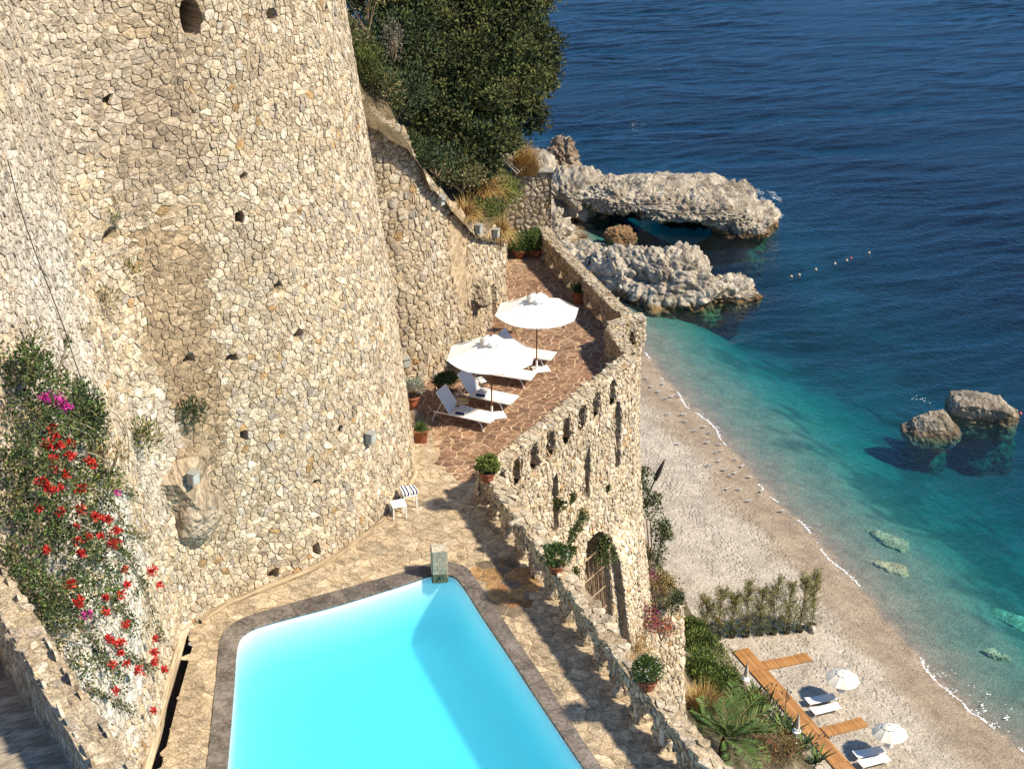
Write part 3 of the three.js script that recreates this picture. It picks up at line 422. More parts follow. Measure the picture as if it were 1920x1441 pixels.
parapet('parapet', 'short stone parapet pierced by one oval hole at the outer corner of the terrace', { inner: [[Bp[0] + 0.05, Bp[1] - 0.45], [Ap[0] + 0.45, Ap[1] - 0.45]], side: -1, thick: 0.45, height: 1.12, openings: [{ u: 0.85, w: 0.34, v: 0.42, rv: 0.32, h: 1 }], seed: 121, size: 0.18, mostIn: 0, mostOut: 60, mostTop: 40 });
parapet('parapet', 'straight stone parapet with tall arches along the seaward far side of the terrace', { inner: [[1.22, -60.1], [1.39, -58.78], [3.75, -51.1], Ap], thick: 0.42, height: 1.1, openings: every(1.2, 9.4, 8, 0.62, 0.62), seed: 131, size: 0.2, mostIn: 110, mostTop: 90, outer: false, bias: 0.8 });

// ---- tall outer wall under the terrace
const flare = (v) => { const d = Math.max(0, 13.6 - v); return 0.0072 * d * d; };
const frontCurve = planCurve([[-0.62, -37.7], [4.36, -46.22]], false), frontSurf = wallSurf(frontCurve, T - 14, (v, u) => flare(v) + 0.05 * noise(u * 0.6, v * 0.6, 2)), frontLen = frontCurve.length;
const frontPick = (px, py) => pick(frontSurf, 0, frontLen, -2, 15.1, px, py);
const frontArches = [[1147, 715], [1117, 752], [1091, 782], [1062, 810], [1032, 838], [1000, 862], [968, 888], [937, 912]].map(([a, b]) => { const [u] = frontPick(a, b); return { u, v: 14.5, ru: 0.25, rv: 0.47, d: 0.44 }; });
const frontPar = parapet('parapet', 'stone parapet with a row of pointed arches along the front of the brown terrace', { inner: [[-1.0, -37.92], Cp], side: -1, thick: 0.47, height: 1.1, openings: [[1147, 715], [1117, 752], [1091, 782], [1062, 810], [1032, 838], [1000, 862], [968, 888], [937, 912]].map(([a, b]) => { const q = frontSurf.pos(frontPick(a, b)[0], 14.38); return { u: Math.hypot(q.x - 0.4 + 1.0, q.z - 0.24 + 37.92), w: 0.5, v: 0.5, rv: 0.47, h: 1 }; }), seed: 111, size: 0.19, mostIn: 20, mostTop: 120, outer: false });
const slits = [[1157, 800, 1.9, 0.17], [1157, 860, 0.7, 0.16], [1100, 880, 2.2, 0.19], [1040, 945, 2.3, 0.16]].map(([a, b, h, w]) => { const [u, v] = frontPick(a, b); return { u, v, ru: w, rv: h / 2, d: 1.1 }; });
const lattice = (() => { const [u, v] = frontPick(1120, 1130); return [{ u, v, ru: 0.95, rv: 2.8, d: 1.3 }]; })();
const frontHoles = frontArches.concat(slits, lattice);
{
  const t = thing('terrace_outer_wall', 'tall sunlit stone wall carrying the brown terrace above the cliff', 'wall');
  const [bu, bv] = frontPick(1150, 1040);
  bedding(t, frontSurf, 0, frontLen, -2, 15.05, 0.085, mortarCol, (u, v) => { const h = inHole(frontHoles, u, v); return h && h.v < 14 ? -h.d + 0.08 * noise(u * 9, v * 9, 1) : 0; }, (u, v) => !inHole(frontArches, u, v));
  masonry(t, frontSurf, stoneCells(0, frontLen + 0.03, -1.8, 15.05, 0.185, 0.95, 0.018, 141, (u, v) => !inHole(frontHoles, u, v)).map((c) => clearOf(frontHoles, c)), { depth: 0.05, sink: 0.05, tilt: 0.42, dome: 0.15, flat: 0.9, color: (c) => stoneColor(c, [], 1.12), all: true });
  const side = planCurve([[4.36, -46.22], [4.85, -49.9], [2.0, -60.6]], false), sideS = wallSurf(side, T - 14, (v) => flare(v));
  bedding(t, sideS, 0, side.length, -2, 14.05, 0.12, mortarCol);
  masonry(t, sideS, stoneCells(0, side.length, -1.8, 14.05, 0.19, 0.95, 0.018, 143), { depth: 0.05, sink: 0.05, tilt: 0.5, color: (c) => stoneColor(c, [], 1.08), all: true, most: 60 });
  mesh('corner_ledge', tint(sheet([[3.4, -48.9], [3.9, -46.3], [4.4, -46.2], [4.9, -49.9], [4.4, -50.2]], null, T + 0.01), [0.55, 0.45, 0.32]), mortarMat, t);
  // the arches' sills
  // slim buttress that stands out of the wall beside the trellised recess
  const b0 = frontPick(1157, 985), bs = { pos: (u, v, h = 0) => { const c = b0[0] + 0.05, taper = lerp(0.75, 0.3, clamp((b0[1] - v) / 5)), x = clamp(u, -1, 1), out = 0.02 + 0.34 * step(b0[1] + 0.1, b0[1] - 1.2, v); const k = Math.abs(x) > 0.6 ? (1 - Math.abs(x)) / 0.4 : 1; return frontSurf.pos(c + Math.sign(x) * Math.min(Math.abs(x), 0.6) / 0.6 * taper, v, out * k + h); }, normal: (u, v) => frontSurf.normal(b0[0], v) };
  const B = new THREE.Group(); B.name = 'buttress'; t.add(B);
  bedding(B, bs, -1, 1, b0[1] - 5.6, b0[1] + 0.1, 0.1, () => [0.62, 0.55, 0.43]);
  masonry(B, bs, stoneCells(-1, 1, b0[1] - 5.6, b0[1], 0.26, 1.3, 0.03, 149), { depth: 0.04, sink: 0.03, tilt: 0.4, color: (c) => stoneColor(c, [], 1.3), all: true, most: 30 });
  // lattice of poles in the recess
  const h = lattice[0], pole = std(0.42, 0.30, 0.20, 0.8, { map: rockTex });
  for (let k = 0; k < 6; k++) { const v = h.v - 2.2 + k * 0.82; mesh('lattice_pole', bar(frontSurf.pos(h.u - 0.88, v + 0.1, -0.14), frontSurf.pos(h.u + 0.85, v - 0.06, -0.14), 0.04, 0.035, 6), pole, t); }
  for (let k = 0; k < 5; k++) { const u = h.u - 0.66 + k * 0.33; mesh('lattice_pole', bar(frontSurf.pos(u - 0.1, h.v - 2.4, -0.2), frontSurf.pos(u + 0.12, h.v + 1.9, -0.2), 0.028, 0.022, 6), pole, t); }
  const R = rng(66); for (let k = 0; k < 44; k++) { const u = h.u + R.r(-0.8, 0.8), p = []; for (let i = 0; i < 6; i++) p.push(frontSurf.pos(u + 0.18 * noise(k * 3, i, 1), h.v - 2.2 + i * 0.7, -0.2 + 0.1 * noise(k, i * 2, 4))); mesh('dry_vine', tube(p, 0.012, 5, 14), pole, t); }
}
// ---- bastion below, and the planted slope that runs down to the beach
const bastCurve = planCurve([[1.5, -43.4], [3.0, -45.6], [7.15, -50.2], [6.6, -51.6], [4.0, -54]], false), bastSurf = wallSurf(bastCurve, 12, (v, u) => 0.06 * (12.5 - v) + 0.1 * noise(u * 0.5, v * 0.5, 7)), bastLen = bastCurve.length;
{
  const t = thing('bastion_wall', 'lower bastion of rough stone jutting out under the terrace wall, overgrown on top', 'wall');
  bedding(t, bastSurf, 0, bastLen, -8, 12.4, 0.2, mortarCol);
  masonry(t, bastSurf, stoneCells(0, bastLen, -8, 12.4, 0.27, 0.95, 0.03, 151), { depth: 0.07, sink: 0.05, tilt: 0.5, color: (c) => stoneColor(c, [], 1.02), all: true, most: 200 });
  const G = new Geo(), n = 40; for (let i = 0; i <= n; i++) for (let j = 0; j <= 6; j++) { const u = bastLen * i / n, a = bastSurf.pos(u, 12.4), b = V(lerp(1.0, 3.6, i / n), 25.5, lerp(-43, -53.5, i / n)), p = a.clone().lerp(b, j / 6); G.v(p.x, 24.3 + 0.8 * j / 6 + 0.25 * noise(p.x * 1.5, p.z * 1.5, 3), p.z, mixc([0.30, 0.22, 0.13], [0.42, 0.36, 0.25], 0.5 + 0.5 * noise(p.x * 2, p.z * 2, 5)), p.x, p.z); }
  for (let i = 0; i < n; i++) for (let j = 0; j < 6; j++) { const a = i * 7 + j; G.q(a, a + 7, a + 8, a + 1); } mesh('planted_top', G.build(), rockMat, t);
}
const slopeU = planCurve([[2, -68], [3.5, -60], [4.8, -54], [5.2, -50.6], [4.2, -47], [3.2, -42], [3.4, -37], [4.6, -32], [6.4, -27], [8.8, -21]]), slopeL = planCurve([[7, -118], [9.2, -98], [11.6, -87], [13.6, -80.8], [14.6, -77.5], [15.4, -73.5], [18.6, -66.2], [22.5, -59], [27, -51], [32, -42]]);
const slopeSurf = { normal: () => V(0.45, 0.8, 0.4).normalize(), pos(s, v, h = 0) { const a = slopeU.point(s * slopeU.length), b = slopeL.point(s * slopeL.length), k = v, p = a.lerp(b, k), y = lerp(18.5, 1.0, Math.pow(Math.max(0, k), 0.85)) - 6 * Math.min(0, k), w = step(0, 0.1, v) * step(1.02, 0.9, v), nz = 1.3 * fbm(p.x * 0.35, y * 0.35, p.z * 0.35, 4) * w; return V(p.x + nz * 0.6, y + nz + h, p.z + nz * 0.4); } };
{
  const G = new Geo(), nu = 150, nv = 80; for (let i = 0; i <= nu; i++) for (let j = 0; j <= nv; j++) { const p = slopeSurf.pos(i / nu, -0.12 + 1.16 * j / nv), n = fbm(p.x * 0.5, p.y * 0.5, p.z * 0.5, 3); G.v(p.x, p.y, p.z, mixc([0.16, 0.13, 0.07], [0.44, 0.37, 0.26], step(-0.15, 0.35, n)), p.x * 0.7, p.z * 0.7 + p.y); }
  for (let i = 0; i < nu; i++) for (let j = 0; j < nv; j++) { const a = i * (nv + 1) + j; G.q(a, a + 1, a + nv + 2, a + nv + 1); }
  structure('cliff_slope', G.build(), rockMat, 'steep rocky slope planted with shrubs between the parapet and the beach', 'slope');
}
const slopePick = (px, py) => { let b = [1e9, 0, 0]; for (let i = 0; i <= 120; i++) for (let j = 0; j <= 60; j++) { const q = proj(slopeSurf.pos(i / 120, j / 60)), d = Math.hypot(q[0] - px, q[1] - py); if (d < b[0]) b = [d, i / 120, j / 60]; } return slopeSurf.pos(b[1], b[2]); };
// ---- hillside behind the terrace's retaining wall
const hillY = (x, z) => { let best = 1e9, u = 0; for (let k = 0; k <= 60; k++) { const p = backCurve.point(backLen * k / 60), d = Math.hypot(p.x - x, p.z - z); if (d < best) { best = d; u = backLen * k / 60; } } return T + topOf(u) - 0.35 + best * 0.62 + 0.5 * fbm(x * 0.4, z * 0.4, 2, 3) * Math.min(1, best); };
{
  const G = new Geo(), n = 70, rows = 26; for (let i = 0; i <= n; i++) for (let j = 0; j <= rows; j++) { const u = lerp(-3, backLen + 7, i / n), p = backCurve.point(clamp(u, 0, backLen)), e = u > backLen ? u - backLen : 0, d = j * 1.0, nn = V(-0.86, 0, -0.5), x = p.x + nn.x * d + (e ? 0.05 * e : 0) + (u < 0 ? u * 0.4 : 0), z = p.z + nn.z * d * 1.6 - e, y = e ? Math.min(hillY(x, z), T + 3.55 + d * 0.6) : hillY(x, z) - (j === 0 ? 0.2 : 0); G.v(x, y, z, mixc([0.13, 0.10, 0.05], [0.25, 0.19, 0.10], 0.5 + fbm(x, z, 1, 3)), x, z); }
  for (let i = 0; i < n; i++) for (let j = 0; j < rows; j++) { const a = i * (rows + 1) + j; G.q(a, a + 1, a + rows + 2, a + rows + 1); }
  structure('hillside', G.build(), rockMat, 'dark wooded hillside rising behind the retaining wall', 'hillside');
}

// ---------------------------------------------------------------- rocks in the sea
function rockColor(p, n, wl = 0.9) { const k = 0.5 + fbm(p.x * 0.8, p.y * 0.8, p.z * 0.8, 3), hi = noise(p.x * 3, p.y * 3, p.z * 3); let c = mixc([0.34, 0.29, 0.23], [0.66, 0.60, 0.51], clamp(k + 0.35 * hi)); const wet = step(wl, wl * 0.3, p.y + 0.35 * noise(p.x, p.z, 4)); return mixc(c, mixc([0.27, 0.17, 0.07], [0.10, 0.07, 0.04], clamp(0.5 + hi)), wet); }
function blob(c, r, rot, seed, amp, det = 34, colr = rockColor, squash = 0, cuts = 9) {
  const Rc = rng(seed * 7 + 1), planes = []; for (let k = 0; k < cuts; k++) { const n = V(Rc() * 2 - 1, Rc() * 1.1 - 0.25, Rc() * 2 - 1).normalize(); planes.push([n, Math.hypot(n.x * r[0], n.y * r[1], n.z * r[2]) * Rc.r(0.6, 0.86)]); }
  const g = new THREE.IcosahedronGeometry(1, det), q = g.attributes.position, G = new Geo(), map = new Map(), idx = [], M = new THREE.Matrix4().makeRotationY(rot);
  for (let i = 0; i < q.count; i++) {
    const x = q.getX(i), y = q.getY(i), z = q.getZ(i), key = Math.round(x * 1e4) + ',' + Math.round(y * 1e4) + ',' + Math.round(z * 1e4);
    if (!map.has(key)) { const s = Math.pow(Math.pow(Math.abs(x), 3) + Math.pow(Math.abs(y), 3) + Math.pow(Math.abs(z), 3), -1 / 3 * squash), p = V(x * r[0] * s, y * r[1] * s, z * r[2] * s), cutoff = planes.forEach(([n, d]) => { const o = p.dot(n) - d; if (o > 0) p.addScaledVector(n, -o); }), turned = p.applyMatrix4(M), m = Math.min(r[0], r[1], r[2]), f = 1 / m, B = (k, o) => { const a = k * f, wx = p.x * a + 0.6 * noise(p.x * a * 0.7, p.y * a * 0.7, p.z * a * 0.7 + o), wy = p.y * a + 0.6 * noise(p.x * a * 0.7 + 9, p.y * a * 0.7, p.z * a * 0.7); return Math.abs(noise(wx + seed + o, wy * 1.2, p.z * a)); }, d = amp * m * (1.1 * noise(p.x * f * 0.5 + seed, p.y * f * 0.5, p.z * f * 0.5) + 1.0 * (B(1.3, 1) - 0.35) + 0.72 * (B(3.1, 5) - 0.35) + 0.5 * (B(7, 9) - 0.3) + 0.26 * (B(15, 13) - 0.3)), nn = V(x, y, z).applyMatrix4(M); p.addScaledVector(nn, d).add(c); map.set(key, G.v(p.x, p.y, p.z, colr(p, nn), p.x * 0.35 + p.y * 0.2, p.z * 0.35 + p.y * 0.3)); }
    idx.push(map.get(key));
  }
  G.i = idx; return G.build();
}
const rockGroup = 'limestone rocks standing in the sea';
{ // the long rock with the sea cave under it: a slab on a back wall and two feet
  const L = atZ(1075, 345, -172), M1 = atZ(1185, 352, -170), M2 = atZ(1300, 370, -168), R1 = atZ(1390, 405, -166);
  const parts = [blob(V(L.x - 1, 2.4, -172), [5.5, 2.8, 7], 0.1, 3, 0.36, 44), blob(V(M1.x, 3.3, -170), [7.5, 1.5, 6.2], 0.05, 8, 0.46, 64, rockColor, 0, 4), blob(V(M2.x, 2.3, -168), [7.8, 1.45, 5.6], -0.14, 14, 0.46, 64, rockColor, 0, 4), blob(V(R1.x + 0.6, 0.9, -167), [5.2, 1.8, 4.6], -0.2, 21, 0.4, 46), blob(V(M2.x + 3, 0.2, -176), [9, 3.2, 4], -0.1, 24, 0.3, 30), blob(V(R1.x, -3, -168), [4.6, 4, 4.2], -0.2, 26, 0.3, 20), blob(V(L.x, -3, -174), [6, 6, 9], 0.1, 27, 0.3, 20), blob(V(M1.x + 5, 0.4, -178), [16, 2.4, 4], 0.0, 30, 0.3, 30)];
  single('cave_rock', mergeGeometries(parts), rockMat, 'long jagged limestone rock arching over a dark sea cave', 'rock', rockGroup);
  const b = at(1166, 448, 0); single('cave_rock', blob(V(b.x, 0.15, b.z), [2.7, 1.1, 2.0], 0.3, 41, 0.4, 22, (p) => mixc([0.20, 0.11, 0.05], [0.38, 0.24, 0.12], 0.5 + fbm(p.x, p.y, p.z, 3))), rockMat, 'small rust-brown rock in the dark pool of the sea cave', 'rock', rockGroup);
  const h = atZ(1062, 440, -160); 
  const hp = [blob(V(3.2, 1.5, -163), [6.0, 4.2, 8.5], 0.2, 51, 0.34, 52), blob(V(6.6, 0.5, -153), [4.4, 2.8, 6.5], 0.3, 55, 0.36, 44), blob(V(0, 2, -176), [9, 4.4, 9], 0, 58, 0.3, 28)];
  single('headland_rock', mergeGeometries(hp), rockMat, 'white rock slope below the far end of the terrace parapet', 'rock', rockGroup);
  const k = atZ(1056, 315, -182); single('rock_pinnacle', blob(V(k.x, 3.2, -182), [2.4, 4.4, 2.2], 0.2, 63, 0.38, 26, (p) => mixc([0.30, 0.20, 0.12], [0.52, 0.44, 0.36], 0.5 + fbm(p.x, p.y, p.z, 3))), rockMat, 'brown rock pinnacle rising behind the sea cave', 'rock', rockGroup);
  const s = at(1268, 552, 0); single('shore_rock', mergeGeometries([blob(V(s.x - 0.6, 0.4, s.z - 1.5), [8.4, 4.5, 5.2], -0.12, 71, 0.27, 70, rockColor, 0, 7), blob(V(s.x + 4.6, 0, s.z - 0.6), [4.2, 2.3, 3.6], -0.3, 75, 0.36, 30), blob(V(s.x - 5.4, 0.3, s.z - 3.5), [4.4, 3.3, 5], 0.2, 79, 0.4, 32), blob(V(s.x, -3, s.z - 1.5), [9, 4.2, 5.5], -0.12, 73, 0.3, 24)]), rockMat, 'broad pale rock sloping into the shallows next to the beach', 'rock', rockGroup);
  const d1 = at(1748, 800, 0), d2 = at(1838, 785, 0), dk = (p, n) => { const c = rockColor(p, n, 0.8); return mixc(c, [0.24, 0.195, 0.145], 0.55); };
  single('boulder', mergeGeometries([blob(V(d1.x, -0.15, d1.z), [2.9, 1.75, 2.1], 0.2, 83, 0.13, 40, dk, 0.4, 9), blob(V(d1.x, -4.4, d1.z - 0.6), [2.7, 4.2, 2], 0.2, 84, 0.2, 20, dk)]), rockMat, 'smaller of two boulders offshore, split by a crack', 'boulder', 'boulders standing offshore');
  single('boulder', mergeGeometries([blob(V(d2.x + 0.3, -0.25, d2.z - 1.0), [4.3, 1.9, 2.3], -0.3, 89, 0.15, 44, dk, 0.4, 9), blob(V(d2.x + 0.3, -4.4, d2.z - 2), [3.8, 4.2, 2.2], -0.3, 92, 0.2, 20, dk)]), rockMat, 'larger of two boulders offshore, with a knobbly top', 'boulder', 'boulders standing offshore');
  const sub = (p) => mixc([0.33, 0.36, 0.22], [0.52, 0.52, 0.38], 0.5 + fbm(p.x * 2, p.y, p.z * 2, 3));
  for (const [px, py, a, b, r, l] of [[1668, 1012, 2.6, 1.1, -0.75, 'longer of two pale flat rocks under the shallow water'], [1668, 1068, 2.2, 0.9, -0.45, 'shorter of two pale flat rocks under the shallow water'], [1892, 1135, 2.6, 1.2, -0.6, 'greenish rock under deeper water off the beach'], [1868, 1226, 1.2, 0.5, -0.6, 'small bright green rock under the shallow water']]) { const p = at(px, py, -0.5), gy = groundY(p.x, p.z); single('sunken_rock', blob(V(p.x, gy + 0.02, p.z), [a, 0.32, b], r, px, 0.3, 16, sub), rockMat, l, 'rock', 'rocks under the water'); }
}
// ---------------------------------------------------------------- plants
function leafAt(G, p, d, len, wid, c, R, fold = 0.25) { // a leaf: two faces folded along the midrib, growing from p in direction d
  const s = V(R() - 0.5, R() - 0.5, R() - 0.5).cross(d); if (s.lengthSq() < 1e-6) s.set(1, 0, 0); s.normalize().multiplyScalar(wid / 2); const n = d.clone().cross(s).normalize().multiplyScalar(wid * fold), m = 0.45;
  const a = G.v(p.x, p.y, p.z, c), b = G.v(p.x + d.x * len * m + s.x + n.x, p.y + d.y * len * m + s.y + n.y, p.z + d.z * len * m + s.z + n.z, c), t = G.v(p.x + d.x * len, p.y + d.y * len, p.z + d.z * len, c), e = G.v(p.x + d.x * len * m - s.x + n.x, p.y + d.y * len * m - s.y + n.y, p.z + d.z * len * m - s.z + n.z, c);
  G.t(a, b, t); G.t(a, t, e);
}
function clump(G, c, r, n, len, wid, cols, R, o = {}) { // leaves spread through a ball or ellipsoid, thicker near its skin
  for (let i = 0; i < n; i++) {
    const d = V(R() * 2 - 1, R() * 2 - 1, R() * 2 - 1); if (d.lengthSq() > 1 || d.lengthSq() < 0.01) { i--; continue; } d.normalize();
    const k = Math.pow(R(), o.inner ?? 0.4), p = V(c.x + d.x * r[0] * k, c.y + d.y * r[1] * k, c.z + d.z * r[2] * k);
    d.add(V(R() - 0.5, R() - 0.2 + (o.up ?? 0), R() - 0.5)).normalize(); const b = cols[Math.floor(R() * cols.length)], v = R.r(0.7, 1.25); leafAt(G, p, d, len * R.r(0.7, 1.2), wid * R.r(0.8, 1.2), [b[0] * v, b[1] * v, b[2] * v], R);
  }
}
function tuft(G, c, n, h, spread, w, cols, R, droop = 0.5) { // grass: blades that rise and bend over
  for (let i = 0; i < n; i++) {
    const a = R() * 6.283, s = spread * Math.sqrt(R()), dir = V(Math.cos(a) * s, 1, Math.sin(a) * s).normalize(), L = h * R.r(0.55, 1.1), b = cols[Math.floor(R() * cols.length)], v = R.r(0.75, 1.2), col = [b[0] * v, b[1] * v, b[2] * v], side = V(-Math.sin(a), 0, Math.cos(a)).multiplyScalar(w / 2), o = V(c.x + (R() - 0.5) * h * 0.25, c.y, c.z + (R() - 0.5) * h * 0.25);
    let prev = null; for (let k = 0; k <= 3; k++) { const t = k / 3, p = o.clone().addScaledVector(dir, L * t); p.y -= droop * L * t * t * s * 0.8; const wk = 1 - t * 0.95, l = G.v(p.x - side.x * wk, p.y, p.z - side.z * wk, col), r = G.v(p.x + side.x * wk, p.y, p.z + side.z * wk, col); if (prev) G.q(prev[0], prev[1], r, l); prev = [l, r]; }
  }
}
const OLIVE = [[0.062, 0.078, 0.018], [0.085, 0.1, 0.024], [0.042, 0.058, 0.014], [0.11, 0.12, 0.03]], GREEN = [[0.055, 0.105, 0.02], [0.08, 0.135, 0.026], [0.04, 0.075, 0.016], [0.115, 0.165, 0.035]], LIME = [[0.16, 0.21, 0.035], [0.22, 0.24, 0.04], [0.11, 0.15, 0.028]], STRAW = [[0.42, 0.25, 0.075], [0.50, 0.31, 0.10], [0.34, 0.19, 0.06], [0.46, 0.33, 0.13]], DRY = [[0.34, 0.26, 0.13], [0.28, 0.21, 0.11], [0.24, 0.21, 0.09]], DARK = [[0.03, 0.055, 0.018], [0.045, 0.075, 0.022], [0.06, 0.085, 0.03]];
const bark = std(0.16, 0.11, 0.07, 0.95, { map: rockTex, bumpMap: rockBump, bumpScale: 0.03 });
const stemMat = std(0.22, 0.16, 0.09, 0.9);

// ---- evergreen oak over the retaining wall
{
  const R = rng(201), base = V(-2.6, hillY(-2.6, -58) - 0.2, -58), t = thing('evergreen_tree', 'large dense dark evergreen tree leaning over the retaining wall', 'tree', [0, 0, 0]);
  const tips = [[885, 60, -58.5, 2.3], [950, 30, -59, 2.1], [985, 95, -59, 1.7], [930, 120, -57, 2.1], [850, 140, -56.5, 2.2], [960, 180, -57.5, 1.5], [900, 210, -55.5, 1.8], [835, 225, -54.5, 1.6], [880, 270, -54, 1.3], [930, 260, -55, 1.2], [780, 60, -57, 2.2], [800, 150, -55.5, 1.7], [850, -40, -59, 2.4], [950, -60, -60, 2.4], [1010, 100, -59.5, 1.0], [1000, 150, -59, 1.1], [760, 0, -58, 2.0], [985, 215, -57.5, 0.9], [855, 300, -53.5, 0.9], [905, 300, -54, 0.8]];
  const trunk = [base, V(-2.3, base.y + 1.6, -57.6), V(-1.9, base.y + 3.4, -57.8), V(-1.6, base.y + 5.2, -58)]; mesh('trunk', mergeGeometries([tube(trunk, 0.34, 10, 20)]), bark, t);
  const G = new Geo(), limbs = [];
  for (const [px, py, z, r] of tips) {
    const c = atZ(px, py, z); limbs.push(tube([trunk[1 + Math.floor(R() * 2)], c.clone().lerp(trunk[2], 0.45).add(V(0, -0.2, 0)), c], 0.08, 6, 10));
    const n = Math.round(21 * r * r); for (let k = 0; k < n; k++) { const d = V(R() * 2 - 1, R() * 2 - 1, R() * 2 - 1).normalize(), q = c.clone().addScaledVector(d, r * (0.62 + 0.38 * R())); const tone = R.r(0.45, 1.35), tw = OLIVE.map((c) => [c[0] * tone * (R() < 0.3 ? 1.25 : 1), c[1] * tone, c[2] * tone]); clump(G, q, [0.5, 0.34, 0.5].map((x) => x * R.r(0.6, 1.3)), 66, 0.16, 0.08, tw, R, { inner: 0.5, up: 0.2 }); }
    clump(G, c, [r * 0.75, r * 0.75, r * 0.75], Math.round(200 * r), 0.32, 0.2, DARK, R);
  }
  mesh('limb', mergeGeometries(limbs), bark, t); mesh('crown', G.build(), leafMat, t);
}
function bush(name, label, cat, pos, r, n, len, wid, cols, seed, o = {}) {
  const R = rng(seed), t = thing(name, label, cat, [pos.x, pos.y, pos.z], 0, o.group), G = new Geo(), S = [];
  const k = o.lumps ?? 9; for (let i = 0; i < k; i++) { const d = V(R() * 2 - 1, R() * 1.2 - 0.2, R() * 2 - 1).normalize(), c = V(d.x * r[0] * 0.62, r[1] * (0.55 + 0.5 * d.y), d.z * r[2] * 0.62), f = R.r(0.38, 0.62); clump(G, c, [r[0] * f, r[1] * f, r[2] * f], Math.round(n / k), len, wid, cols, R, { inner: o.inner ?? 0.45, up: o.up ?? 0.3 }); S.push(bar(V(0, -0.05, 0), c, 0.025, 0.01, 5)); }
  mesh('stem', mergeGeometries(S), stemMat, t); mesh('foliage', G.build(), leafMat, t); if (o.extra) o.extra(t, R); return t;
}
function grass(name, label, pos, n, h, spread, w, cols, seed, droop = 0.5, group) { const R = rng(seed), t = thing(name, label, 'grass', [pos.x, pos.y, pos.z], 0, group), a = new Geo(), b = new Geo(); tuft(a, V(0, -0.05, 0), n, h, spread, w, cols, R, droop); tuft(b, V(0, -0.05, 0), Math.round(n / 3), h * 0.55, spread * 1.2, w, DRY, R, droop); mesh('blade', a.build(), leafMat, t).userData.kind = 'stuff'; mesh('withered_blade', b.build(), leafMat, t).userData.kind = 'stuff'; return t; }

